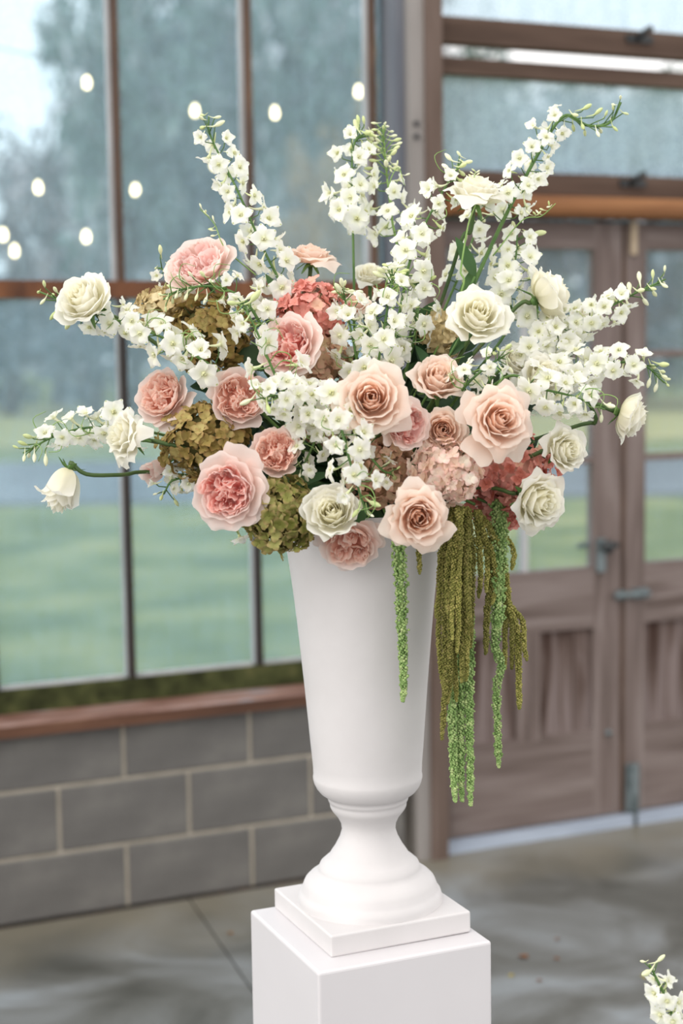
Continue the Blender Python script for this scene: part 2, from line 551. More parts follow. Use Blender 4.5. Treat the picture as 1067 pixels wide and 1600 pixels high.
def basis(n, hint=None):
    """columns x,y,z=n"""
    n = unit(n)
    h = np.array([0, 0, 1.0]) if hint is None else np.asarray(hint, float)
    if abs(n @ unit(h)) > .95:
        h = np.array([.3, 1.0, .1])
    x = unit(np.cross(h, n))
    y = np.cross(n, x)
    return np.stack([x, y, n], 1)


def quat(B):
    return Matrix(B.tolist()).to_quaternion()


def camvec(n):
    return unit(RT * n[0] + UP * n[1] + TO_CAM * n[2])


# ------------------------------------------------------------------ the setting: floor
WY = 4.5538                       # inside face of the block wall
fl = empty('floor', (0, 0, 0))
tag(fl, 'stained grey concrete floor with a saw-cut joint', 'floor', kind='structure')
g0, g1 = on_ground(298, 1408), on_ground(338, 1466)
jd = unit(g1 - g0)
def jx(y): return g0[0] + (g1[0] - g0[0]) * (y - g0[1]) / (g1[1] - g0[1])
for sgn, xa in ((-1, -7.0), (1, 10.0)):
    mb = MB()
    ya, yb = -5.0, WY + .06
    a0, a1 = jx(ya) + sgn * .0028, jx(yb) + sgn * .0028
    xs = sorted([(xa, 0), (a0, 1)])
    lo, hi = (xa, None) if sgn < 0 else (None, xa)
    q = [(xa, ya), (a0, ya), (a1, yb), (xa, yb)] if sgn < 0 else [(a0, ya), (xa, ya), (xa, yb), (a1, yb)]
    v = [(x, y, -.10) for x, y in q] + [(x, y, 0) for x, y in q]
    mb.add(v, [(3, 2, 1, 0), (4, 5, 6, 7), (0, 1, 5, 4), (1, 2, 6, 5), (2, 3, 7, 6), (3, 0, 4, 7)])
    mb.build('slab', 'floor', fl, False)
MB().box((-7, -5, -.13), (10, WY + .06, -.012)).build('joint_filler', 'joint', fl, False)
MB().box((-2.2, WY - .016, -.005), (2.18, WY + .004, .0035)).build('edge_strip', 'bar_dark', fl, False)

# ------------------------------------------------------------------ block wall and sill
POST_X0, POST_X1 = 2.165, 2.325
wall = empty('wall_back', (0, WY, 0))
tag(wall, 'low grey concrete block wall under the greenhouse window', 'wall', kind='structure')
XL, XR = -2.2, 2.18
MB().box((XL, .006, 0), (XR, .19, .575)).build('mortar', 'mortar', wall, False)
blk = {}
def block(x0, x1, z0, z1, par):
    key = (round(x1 - x0, 3), round(z1 - z0, 3))
    if key not in blk:
        mb = MB()
        w, h = x1 - x0, z1 - z0
        c = .004
        v = [(0, c, 0), (w, c, 0), (w, c, h), (0, c, h), (c, 0, c), (w - c, 0, c), (w - c, 0, h - c), (c, 0, h - c), (0, .05, 0), (w, .05, 0), (w, .05, h), (0, .05, h)]
        mb.add(v, [(4, 5, 6, 7), (0, 1, 5, 4), (1, 2, 6, 5), (2, 3, 7, 6), (3, 0, 4, 7), (8, 9, 1, 0), (9, 10, 2, 1), (10, 11, 3, 2), (11, 8, 0, 3)])
        blk[key] = mb.mesh('block', 'block', False)
    return place('block', blk[key], par, (x0, 0, z0))
BW, J = .4064, .0115
for row, (z0, z1, off) in enumerate([(.004, .1917, 0), (.2031, .3949, .5), (.4063, .575, 0)]):
    k0 = math.floor((XL - 1.2404) / BW - off)
    for k in range(k0, 9):
        a = 1.2404 + (k + off) * BW + J / 2
        b = a + BW - J
        a, b = max(a, XL), min(b, XR)
        if b - a > .03:
            block(a, b, z0, z1, wall)
sill = MB().box((XL, WY - .035, .577), (XR + .02, WY + .16, .612)).build('trim_1', 'sill', None, False)
bevel(sill, .004)
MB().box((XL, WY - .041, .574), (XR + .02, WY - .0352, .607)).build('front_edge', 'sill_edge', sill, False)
tag(sill, 'reddish brown wooden sill board on top of the block wall', 'sill', kind='structure')

# ------------------------------------------------------------------ window: rails, bars, panes
GY = WY + .125
def gx(X): return X * GY / WY
def gz(Z): return EYE + (Z - EYE) * GY / WY
win = empty('window_1', (0, GY, 0))
tag(win, 'tall greenhouse window of misted panes between dark glazing bars', 'window', kind='structure')
zb0, zb1 = .613, gz(.712)
MB().box((XL, -.02, zb0), (gx(2.16), .05, zb1)).build('bottom_rail', 'moss', win, False)
zr0, zr1 = gz(1.846), gz(1.896)
MB().box((XL, -.025, zr0), (gx(2.16), .03, zr1)).build('cross_rail', 'rust_bar', win, False)
ztop = 3.3
MB().box((XL, -.03, ztop), (gx(2.16), .06, ztop + .08)).build('top_rail', 'rust_bar', win, False)
bars = [gx(1.268 + .4095 * k) for k in range(-8, 3)]
for bx_ in bars:
    if bx_ < XL:
        continue
    for (z0, z1, mt) in ((zb1, zr0, 'bar_dark'), (zr1, ztop, 'bar_brown')):
        o = MB().box((bx_ - .008, -.022, z0), (bx_ + .012, .03, z1)).build('glazing_bar', mt, win, False)
        MB().box((bx_ - (.014 if mt == 'bar_dark' else .021), -.004, z0), (bx_ - .0082, .02, z1)).build('putty_strip', 'bar_light', o, False)
edges = [XL] + [b for b in bars if b > XL] + [gx(2.16)]
pm = {}
for a, b in zip(edges[:-1], edges[1:]):
    for z0, z1 in ((zb1, zr0), (zr1, ztop)):
        w, h = b - a - .012, z1 - z0
        mb = MB().box((0, 0, 0), (w, .004, h))
        o = mb.build('pane', 'glass', win, False, loc=(a + .006, .012, z0))
for a, b in zip(edges[:-1], edges[1:]):
    MB().box((a + .012, -.006, zb1), (b - .02, .011, zb1 + .010)).build('putty_strip', 'bar_light', win, False)

# ------------------------------------------------------------------ corner post
post = empty('trim_2', (POST_X0, WY, 0))
tag(post, 'weathered post with blue-grey, pale and brown faces between window and doors', 'post', kind='structure')
xs = [gx(2.16) - POST_X0, 2.222 - POST_X0, 2.272 - POST_X0, 2.328 - POST_X0]
MB().box((xs[0] - .03, .03, .577), (xs[1], .16, 3.4)).build('blue_face', 'post_blue', post, False)
MB().box((xs[1], -.005, .0), (xs[2], .16, 3.4)).build('pale_face', 'post_pale', post, False)
MB().box((xs[2], -.025, .0), (xs[3], .16, 3.4)).build('brown_face', 'post_brown', post, False)
for z in (2.37, 2.33):
    MB().tube([(xs[1] + .02, -.012, z + .02), (xs[1] + .02, -.004, z + .02)], .009, 8).build('bolt', 'iron', post)

# ------------------------------------------------------------------ transom windows above the doors
DY = WY + .04
def dxz(px, py, y=DY):
    p = on_plane(px, py, y)
    return p[0], p[2]
DX0, DXR = 2.338, 3.80
def transom(n, z0, z1, zr_b, zr_t, mat, latchx, lab):
    w = empty('window_%d' % n, (DX0, DY, z0))
    tag(w, lab, 'window', kind='structure')
    h = z1 - z0
    W = DXR - DX0
    MB().box((0, -.02, -zr_b), (W, .04, 0)).build('rail', 'dark_wood_h', w, False)
    MB().box((0, -.02, h), (W, .04, h + zr_t)).build('rail', 'dark_wood_h', w, False)
    MB().box((0, .008, 0), (W, .012, h)).build('pane', 'glass_top', w, False)
    lt = empty('latch', (latchx - DX0, -.02, -zr_b * .35))
    lt.parent = w
    MB().box((-.05, -.012, -.012), (.05, 0, .012)).build('latch_plate', 'iron', lt, False)
    MB().tube([(-.012, -.012, 0), (0, -.04, .018), (.02, -.055, .03)], .011, 7).build('latch_lever', 'iron', lt)
    return w
x_, z_r3t = dxz(870, 272)
_, z_r3b = dxz(870, 306)
_, z_r2b = dxz(690, 116)
_, z_r2t = dxz(690, 90)
_, z_r1b = dxz(690, 67)
_, z_r1t = dxz(690, 26)
transom(2, z_r3t, z_r2b, z_r3t - z_r3b, z_r2t - z_r2b, 'glass_top', dxz(982, 285)[0], 'frosted transom window directly above the double doors')
transom(3, z_r1t, 3.25, z_r1t - z_r1b, .06, 'glass_top', dxz(992, 45)[0], 'topmost transom window, propped open a crack')
# header beam: rounded warm wood
z_bt, z_bb = dxz(960, 309, WY - .03)[1], dxz(960, 341, WY - .03)[1]
mb = MB()
zc, zh = (z_bt + z_bb) / 2, (z_bt - z_bb) / 2
prof = [(-.045 - .02 * math.cos(a), zc + zh * math.sin(a)) for a in np.linspace(-math.pi / 2, math.pi / 2, 7)]
prof = [(.03, zc - zh)] + prof + [(.03, zc + zh)]
P = np.array([[(x, WY + y, z) for (y, z) in prof] for x in (DX0, DXR)])
mb.grid(P)
n0 = len(prof)
mb.f.append(tuple(range(n0)))
mb.f.append(tuple(range(n0, 2 * n0))[::-1])
hb = mb.build('trim_3', 'warm_wood', None, False)
tag(hb, 'warm orange-brown rounded header beam over the double doors', 'beam', kind='structure')
MB().box((DX0, WY + .03, z_bb + .01), (DXR, WY + .10, z_r3b + .0)).build('lintel', 'dark_wood_h', hb, False)

# ------------------------------------------------------------------ doors
z_dt = dxz(950, 348)[1]
z_gt = dxz(900, 389)[1]
z_gb = dxz(840, 893)[1]
z_pt = dxz(880, 985)[1]
z_pb = dxz(880, 1152)[1]
z_db = .046
xm = dxz(973, 600)[0]
def door(n, x0, x1, stl, str_, lab, vm, boards, pan):
    d = empty('door_%d' % n, (x0, DY, z_db))
    tag(d, lab, 'door', kind='structure')
    W = x1 - x0
    def Z(z): return z - z_db
    MB().box((0, 0, 0), (stl, .045, Z(z_dt))).build('stile', 'old_wood', d, False)
    MB().box((W - str_, 0, 0), (W, .045, Z(z_dt))).build('stile', 'old_wood', d, False)
    a, b = stl, W - str_
    MB().box((a, 0, Z(z_gt)), (b, .045, Z(z_dt))).build('rail', 'old_wood_h', d, False)
    MB().box((a, 0, Z(z_pt)), (b, .045, Z(z_gb))).build('rail', 'old_wood_h', d, False)
    MB().box((a, 0, 0), (b, .045, Z(z_pb))).build('rail', 'old_wood_h', d, False)
    hm = [dxz(1040, 552)[1], dxz(1040, 713)[1]]
    for z in hm:
        MB().box((a, .004, Z(z) - .011), (b, .034, Z(z) + .011)).build('muntin', 'old_wood_h', d, False)
    MB().box((a + vm - .011, .004, Z(z_gb)), (a + vm + .011, .034, Z(z_gt))).build('muntin', 'bar_light', d, False)
    zz = [z_gb] + sorted(hm) + [z_gt]
    for z0, z1 in zip(zz[:-1], zz[1:]):
        for xa, xb in ((a, a + vm), (a + vm, b)):
            MB().box((xa, .018, Z(z0)), (xb, .022, Z(z1))).build('pane', 'glass_clear', d, False)
    # centre post of the panelled half and its recessed vertical boards
    MB().box((a + pan - .045, .001, Z(z_pb)), (a + pan + .045, .044, Z(z_pt))).build('centre_stile', 'old_wood', d, False)
    for xa, xb in ((a, a + pan - .045), (a + pan + .045, b)):
        k = max(1, round((xb - xa) / .085))
        w = (xb - xa) / k
        for i in range(k):
            o = MB().box((xa + i * w + .0015, .016 + .0015 * (i % 2), Z(z_pb)), (xa + (i + 1) * w - .0015, .034, Z(z_pt))).build('board', 'stain_wood', d, False)
    # bead along the lower edge of the boards
    MB().box((a, .006, Z(z_pb)), (b, .018, Z(z_pb) + .012)).build('bead', 'old_wood_h', d, False)
    return d
d1 = door(1, DX0, xm - .006, .035, xm - .006 - dxz(928, 600)[0], 'weathered brown door with latch, nearer the flower vase', dxz(822, 860)[0] - DX0 - .035, 4, dxz(826, 1050)[0] - DX0 - .035)
d2 = door(2, xm + .010, DXR - .02, dxz(1009, 600)[0] - xm - .010, .09, 'weathered brown door carrying slide bolts, cut off by the frame', .28, 4, .29)
# hardware
lx, lz = dxz(944, 856, DY - .03)
lt = empty('latch', (lx - DX0, -.03, lz - z_db))
lt.parent = d1
MB().box((-.014, .012, -.085), (.014, .03, .03)).build('latch_plate', 'zinc', lt, False)
MB().tube([(.0, .012, .006), (0, -.012, .006), (0, -.03, .006)], [.012, .02, .024], 10).build('latch_knob', 'iron', lt)
MB().tube([(0, -.008, .008), (.05, -.008, .008)], .010, 8).build('latch_bar', 'iron', lt)
MB().tube([(.07, .05, .03), (.075, .07, .025), (-.06, .075, .0)], .009, 8).build('outer_handle', 'iron', lt)
bx0, bz0 = dxz(988, 929, DY - .02)
bt = empty('slide_bolt', (bx0 - (xm + .010), -.02, bz0 - z_db))
bt.parent = d2
MB().tube([(-.07, 0, 0), (.07, 0, 0)], .011, 8).build('bolt_bar', 'zinc', bt)
MB().box((-.055, .006, -.016), (-.02, .02, .016)).build('bolt_keeper', 'zinc', bt, False)
MB().box((.01, .006, -.018), (.07, .02, .018)).build('bolt_plate', 'zinc', bt, False)
fx, fz = dxz(991, 1232, DY - .02)
fb = empty('foot_bolt', (fx - (xm + .010), -.02, fz - z_db))
fb.parent = d2
MB().box((-.025, .006, -.085), (.025, .02, .085)).build('bolt_plate', 'zinc', fb, False)
MB().tube([(0, -.002, -.13), (0, -.002, .09)], .011, 8).build('bolt_bar', 'zinc', fb)
tx, tz = dxz(993, 372, DY - .02)
MB().box((tx - xm - .010 - .012, -.014, tz - z_db - .055), (tx - xm - .010 + .012, 0, tz - z_db + .055)).build('top_bolt_plate', 'brass', d2, False)
MB().box((xm - .0058 - DX0, -.004, 0), (xm + .0098 - DX0, .05, z_dt - z_db)).build('closing_strip', 'bar_brown', d1, False)
for z in (dxz(950, 1145)[1],):
    for xx in (dxz(950, 1145)[0],):
        MB().tube([(xx - DX0, -.006, z - z_db), (xx - DX0, .001, z - z_db)], .012, 8).build('bolt_head', 'zinc', d1)
th = MB().box((DX0 - .005, WY + .012, .0), (DXR, WY + .12, .012)).box((DX0 - .005, WY + .012, .012), (DXR, WY + .08, .040)).build('trim_4', 'alu', None, False)
tag(th, 'pale blue-grey metal threshold strip under the doors', 'threshold', kind='structure')
# post and wall on the far side of the doors
fp = MB().box((DXR, WY - .02, 0), (DXR + .14, WY + .16, 3.4)).build('trim_5', 'post_brown', None, False)
tag(fp, 'brown wooden post on the far side of the double doors', 'post', kind='structure')

# ------------------------------------------------------------------ outdoors
GZ = -.12
def strip(name, mat, pts, lab, cat, z=GZ):
    o = MB().add([(p[0], p[1], z) for p in pts] + [(p[0], p[1], z - .05) for p in pts], [(0, 1, 2, 3), (4, 7, 6, 5)] + [(i, i + 4, (i + 1) % 4 + 4, (i + 1) % 4) for i in range(4)]).build(name, mat, None, False)
    return tag(o, lab, cat, kind='structure')
fwd = unit(np.array([FW[0], FW[1], 0]))
sid = np.array([fwd[1], -fwd[0], 0])
strip('lawn', 'lawn', [(-60, WY + .22), (70, WY + .22), (70, 140), (-60, 140)], 'mown green lawn outside the greenhouse', 'lawn')
def band(d0, d1): return [fwd * d0 - sid * 40, fwd * d0 + sid * 40, fwd * d1 + sid * 40, fwd * d1 - sid * 40]
strip('road', 'asphalt', band(18.6, 25.5), 'wet blue-grey road crossing beyond the lawn', 'road', GZ + .052)
strip('field', 'dry_field', band(29.5, 52), 'yellowish rough field between road and trees', 'field', GZ + .051)

rng = random.Random(7)
crowns = {}
def crown_mesh(kind, seed, n=4600):
    r = np.random.default_rng(seed)
    nc = 46
    d = r.normal(size=(nc, 3))
    d /= np.linalg.norm(d, axis=1)[:, None]
    cen = d * (r.random(nc) ** .45)[:, None] * np.array([.78, .78, .82])
    rad = .16 + .14 * r.random(nc)
    ci = r.integers(0, nc, n)
    p = r.normal(size=(n, 3))
    p /= np.linalg.norm(p, axis=1)[:, None]
    pos = cen[ci] + p * (rad[ci] * r.random(n) ** .4)[:, None]
    a = r.normal(size=(n, 3)); a /= np.linalg.norm(a, axis=1)[:, None]
    b = np.cross(a, r.normal(size=(n, 3))); b /= np.linalg.norm(b, axis=1)[:, None]
    s = (.028 + .03 * r.random(n))[:, None]
    V = np.stack([pos - a * s, pos + b * s * .55, pos + a * s, pos - b * s * .55], 1).reshape(-1, 3)
    f = [(4 * i, 4 * i + 1, 4 * i + 2, 4 * i + 3) for i in range(n)]
    return MB().add(V, f)
cm = {k: crown_mesh(k, i + 3).mesh('crown', 'tree_' + k, False) for i, k in enumerate(('green', 'blue', 'grey', 'autumn'))}
def tree(px, depth, top_py, wid, kind, label, low=.12):
    base = fwd * depth + sid * ((px - 533.5) / F_PX * depth)
    base[2] = GZ
    topz = EYE + (555 - top_py) / F_PX * depth
    h = topz - GZ
    root = tag(empty('tree', base), label, 'tree', 'trees beyond the field')
    o = place('crown', cm[kind], root, (0, 0, h * (low + (1 - low) / 2)))
    o.scale = (wid, wid, h * (1 - low) / 2)
    o.rotation_euler = (0, 0, rng.random() * 6)
    o['kind'] = 'stuff'
    mb = MB().tube([(0, 0, -.05), (.1, 0, h * .3), (-.1, .1, h * .55), (.05, 0, h * .85)], [.28, .2, .13, .04], 8)
    for k in range(6):
        a = rng.random() * 6.3
        z = h * (.3 + .08 * k)
        mb.tube([(0, 0, z), (math.cos(a) * wid * .4, math.sin(a) * wid * .4, z + h * .1), (math.cos(a) * wid * .7, math.sin(a) * wid * .7, z + h * .16)], [.09, .06, .02], 6)
    mb.build('trunk', 'bark', root)
    return root
tree(95, 52, 95, 2.6, 'grey', 'pale greyish tree against the bright sky behind the first pane')
tree(-30, 60, 330, 3.2, 'blue', 'lower dark tree at the edge of the first pane, open sky above it')
tree(215, 46, -150, 3.4, 'green', 'tall green tree behind the second pane')
tree(330, 55, -260, 4.0, 'blue', 'tall bluish-green tree behind the leaning delphinium spike')
tree(460, 48, -200, 3.4, 'green', 'tall green tree behind the third pane')
tree(510, 40, 190, 1.5, 'autumn', 'small yellow autumn tree behind the third pane')
tree(585, 56, -240, 3.6, 'grey', 'tall greyish tree behind the corner post')
tree(600, 43, 60, 1.0, 'autumn', 'slim orange-yellow tree beside the corner post')
tree(735, 50, 45, 3.2, 'green', 'tall green tree behind the door nearer the vase')
tree(880, 45, 130, 2.8, 'blue', 'dark bluish tree seen through the latched door glass')
tree(1010, 52, 118, 3.2, 'green', 'tall green tree behind the gap between the doors')
tree(1110, 44, 150, 2.6, 'blue', 'dark tree seen through the door glass at the frame edge')
tree(150, 43, 430, 1.9, 'blue', 'low dark shrub at the tree line behind the second glazing bar', .02)
tree(20, 45, 455, 2.0, 'blue', 'low dark shrub at the tree line behind the first pane', .02)
tree(300, 43, 400, 2.1, 'green', 'low green shrub at the tree line behind the pink rose', .02)
tree(420, 44, 430, 2.0, 'blue', 'low dark shrub at the tree line behind the coral hydrangea', .02)
tree(700, 43, 420, 2.3, 'blue', 'low dark shrub at the tree line behind the white roses', .02)
tree(850, 42, 440, 1.9, 'green', 'low green shrub at the tree line behind the latched door', .02)
tree(985, 43, 430, 2.1, 'blue', 'low dark shrub at the tree line behind the meeting door stiles', .02)
tree(1120, 42, 440, 1.9, 'green', 'low green shrub at the tree line at the frame edge', .02)
tree(1230, 48, 130, 3.2, 'green', 'tall green tree beyond the door at the frame edge')
for px_, dd_, tp_, wd_, kd_ in ((140, 72, 330, 5, 'blue'), (300, 74, 120, 5.5, 'blue'), (440, 72, 40, 5.5, 'green'), (560, 76, 60, 5.5, 'blue'), (690, 74, 60, 5.5, 'blue'), (830, 75, 130, 5.5, 'green'), (960, 73, 140, 5.5, 'blue'), (1090, 74, 150, 5.5, 'green')):
    tree(px_, dd_, tp_, wd_, kd_, 'hazy tree in the second row, behind the nearer trees', .03)
tree(-190, 50, 200, 3.2, 'green', 'green tree beyond the first pane')

# bulbs outside stand in for lights reflected in the panes; cords are added
def bulb_mesh():
    mb = MB()
    prof = [(.001, -.034), (.009, -.032), (.0145, -.022), (.0155, -.010), (.0125, .004), (.0075, .014), (.006, .018)]
    a = np.arange(12) * 2 * math.pi / 12
    P = np.array([[(r * math.cos(t), r * math.sin(t), z) for t in a] for r, z in prof])
    mb.grid(P, None, True)
    return mb.mesh('bulb', 'bulb')
bm_ = bulb_mesh()
sk_ = MB().tube([(0, 0, .016), (0, 0, .05)], .009, 10).mesh('socket', 'iron')
LD = 6.6
strings = [('upper added light cord sagging across the top of the window', [(-60, 60), (135, 108), (304, 152), (429, 155), (560, 122), (680, 60)], 1, 5),
           ('middle added light cord sagging across the window behind the leaning spike', [(-80, 330), (59, 272), (211, 276), (335, 235), (470, 150), (640, 40)], 1, 4),
           ('lowest added light cord hanging just above the cross rail', [(-120, 300), (4, 346), (22, 371), (134, 349), (300, 250), (520, 120)], 1, 4)]
blab = {(135, 108): 'glowing stand-in for a reflected bulb, alone high in the first pane', (304, 152): 'glowing stand-in for a reflected bulb, half hidden behind the tip of the leaning spike', (429, 155): 'glowing stand-in for a reflected bulb between leaning spike and upright spikes',
        (560, 122): 'glowing stand-in for a reflected bulb beside the pale bar next to the corner post', (59, 272): 'glowing stand-in for a reflected bulb in the middle of the first pane', (211, 276): 'glowing stand-in for a reflected bulb just past the first dark bar, in the second pane',
        (335, 235): 'glowing stand-in for a reflected bulb seen through the florets of the leaning spike', (4, 346): 'glowing stand-in for a reflected bulb cut by the frame edge', (22, 371): 'glowing stand-in for a reflected bulb lowest in the first pane', (134, 349): 'glowing stand-in for a reflected bulb above the white garden rose at the upper end'}
for lab, pts, i0, i1 in strings:
    W = [at(px, py, LD) for px, py in pts]
    c = tag(MB().tube(catmull(W, 40), .0028, 5).build('added_light_cord', 'iron'), lab, 'cord', 'added light cords')
    for k in range(i0, i1):
        p = W[k] - np.array([0, 0, .046])
        b = tag(empty('reflection_bulb', p), blab[pts[k]], 'bulb', 'bulbs standing in for reflections')
        place('glass_bulb', bm_, b)
        place('socket', sk_, b)

# ------------------------------------------------------------------ pedestal and vase
PX, PY, PS, PZ = .8895, 2.1735, .305, .7312
ped = MB().box((0, 0, 0), (PS, PS, PZ)).build('pedestal', 'white_paint', None, False, loc=(PX, PY, 0))
bevel(ped, .005, 3)
tag(ped, 'tall square glossy white pedestal carrying the flower vase', 'pedestal')

AX, AY = 1.0565, 2.3455
PL = .25
PT = .036
vase = empty('vase', (AX, AY, PZ))
tag(vase, 'white trumpet-shaped urn vase on square plinth holding the flowers', 'vase')
pl = MB().box((-PL / 2, -PL / 2, 0), (PL / 2, PL / 2, PT)).build('plinth', 'vase_plaster', vase, False)
bevel(pl, .0035, 3)
def axis_z(py):
    lo, hi = .5, 2.2
    for _ in range(50):
        mid = (lo + hi) / 2
        d = np.array([AX, AY, mid]) - EYEP
        y = 800 - F_PX * (d @ UP) / (d @ FW)
        if y > py:
            lo = mid
        else:
            hi = mid
    return lo
def depth_at(z): return (np.array([AX, AY, z]) - EYEP) @ FW
ZP = PZ + PT
body_px = [(1405, 113), (1398, 112.5), (1391, 110.5), (1389, 108), (1384, 106), (1376, 103), (1372, 101), (1366, 95), (1360, 86), (1357, 80), (1353, 79.5), (1347, 77), (1340, 69), (1336, 63.5), (1330, 60), (1320, 53), (1306, 45.5), (1294, 41.8), (1284, 43), (1274, 48), (1266, 54.5), (1262, 57.5), (1258, 59.5), (1254, 60), (1250, 60.5), (1249, 62), (1245, 63.2), (1241, 63.5), (1239, 68), (1234, 75), (1227, 80.5), (1220, 83.8), (1214, 85.3), (1210, 85.4), (1207, 84.6), (1190, 85.4), (1167, 87.6), (1120, 91.6), (1070, 96), (1020, 100.8), (974, 105.2), (930, 110), (895, 114.4), (867, 118.2), (845, 121.8), (825, 126), (808, 130.5), (800, 132.5), (797, 132.5), (795, 131.5)]
prof = []
for py, hw in body_px:
    z = axis_z(py)
    prof.append((hw * depth_at(z) / F_PX, z - PZ))
prof[0] = (prof[0][0], PT)
inner = [(prof[-1][0] - .004, prof[-1][1] - .001)] + [(r - .010, z) for r, z in prof[::-1] if z > prof[-1][1] - .30 and z < prof[-1][1] - .004]
inner += [(.001, inner[-1][1] - .004)]
RIMZ = prof[-1][1] + PZ
RIMR = prof[-1][0]
ang = np.arange(64) * 2 * math.pi / 64
P = np.array([[(r * math.cos(t), r * math.sin(t), z) for t in ang] for r, z in prof + inner])
body = MB().grid(P, None, True).build('body', 'vase_plaster', vase)
vase.rotation_euler = (0, -math.radians(.35), 0)
MOUTH = np.array([AX - .004, AY, RIMZ])

# ------------------------------------------------------------------ flowers: shared builders
D0 = 2.60                                                            # depth of the vase axis


def W3(px, py, off):
    return at(px, py, D0 - off)


frng = random.Random(21)


def stem_foot():
    a, r = frng.random() * 6.283, RIMR * .45 * math.sqrt(frng.random())
    return MOUTH + np.array([math.cos(a) * r, math.sin(a) * r, -.06 - .1 * frng.random()])


def stem_path(head, n, via=(), slack=.10):
    """points from the head back into the vase mouth"""
    foot = stem_foot()
    pts = [head, head - n * slack * .4]
    if via:
        pts += [W3(*v) for v in via]
    else:
        mid = head * .45 + MOUTH * .55 - n * slack * .5
        pts.append(mid)
    d = foot - MOUTH
    entry = MOUTH + np.array([d[0] * .8, d[1] * .8, .01])
    pts += [entry, foot]
    return pts, foot


def petal_patch(phi, W, P0, P1, P2, P3, curl=0, point=0, rnd=.18, ruffle=0, spiral=0, side=0, nu=9, nv=10, seed=0, center=(0, 0), rot=0, notch=0):
    r_ = np.random.default_rng(seed)
    u = np.linspace(-1, 1, nu)
    v = np.linspace(0, 1, nv) ** .85
    U, V = np.meshgrid(u, v)
    Lu = 1 - rnd * np.abs(U) ** 2.2 + point * np.clip(1 - np.abs(U) * 2.0, 0, 1) - notch * np.exp(-(U / .22) ** 2)
    VE = V * Lu
    def bez(k):
        t = np.clip(VE, 0, 1.15)
        return (1 - t) ** 3 * P0[k] + 3 * (1 - t) ** 2 * t * P1[k] + 3 * (1 - t) * t * t * P2[k] + t ** 3 * P3[k]
    R, Z = bez(0), bez(1)
    s = np.clip(np.sin(math.pi * (.10 + .66 * V)), .05, 1) ** .7
    e = np.clip((VE - .62) / .38, 0, 1.3) ** 2
    R = R + curl * e * .75
    Z = Z - curl * e * 1.0
    q = np.abs(U) ** 3 * V
    R = R + side * q * .8
    Z = Z - side * q * .6
    if ruffle:
        p1, p2 = r_.random(2) * 6.28
        wv = np.sin(U * 4.2 + p1) + .6 * np.sin(U * 8.5 + p2)
        R = R + ruffle * wv * V ** 2
        Z = Z + ruffle * .6 * np.sin(U * 6 + p2) * V ** 3
    R = R * (1 + spiral * U)
    PH = phi + U * W * s
    X = center[0] + R * np.cos(PH)
    Y = center[1] + R * np.sin(PH)
    UV = np.stack([(U + 1) / 2, V], -1)
    return np.stack([X, Y, Z], -1), UV


def lerp(a, b, t): return a + (b - a) * t


def bloom_petals(seed, op=1.0, tall=1.0, point=.10, N=32, loose=1.0):
    """hybrid tea rose, radius about 1: list of (grid, uv, t)"""
    r = random.Random(seed)
    out = []
    for i in range(N):
        t = i / (N - 1)
        Rr = (.045 + .80 * t ** .9) * lerp(.62, 1, op if t > .3 else (op + 1) / 2)
        Rr *= 1 + r.uniform(-.05, .05) * (1 + t)
        Hr = (.80 - .02 * t - .66 * max(0, t - .36) ** 1.2 * op) * tall + r.uniform(-.03, .03)
        W = lerp(1.75, .74, min(1, t * 1.5) ** .6) * r.uniform(.85, 1.12)
        phi = i * 2.39996 + r.uniform(-.3, .3)
        belly = .20 + .62 * Rr
        P0 = (.03 + .02 * t, .03 * (1 - t))
        P1 = (belly, -.02 + .10 * (1 - t))
        P2 = (Rr * lerp(1.04, .88, t), Hr * lerp(.62, .72, t))
        P3 = (Rr, Hr)
        curl = (.02 + .24 * max(0, t - .15) ** 1.4 * loose) * r.uniform(.5, 1.4)
        g = petal_patch(phi, W, P0, P1, P2, P3, curl, point * (.3 + t) * r.uniform(.0, 1.5), .13, .014 + .02 * t, .05 * (1 - t) + .03, .16 * t * loose * r.uniform(.2, 1.3), 11, 11, seed * 100 + i)
        out.append((*g, t))
    return out


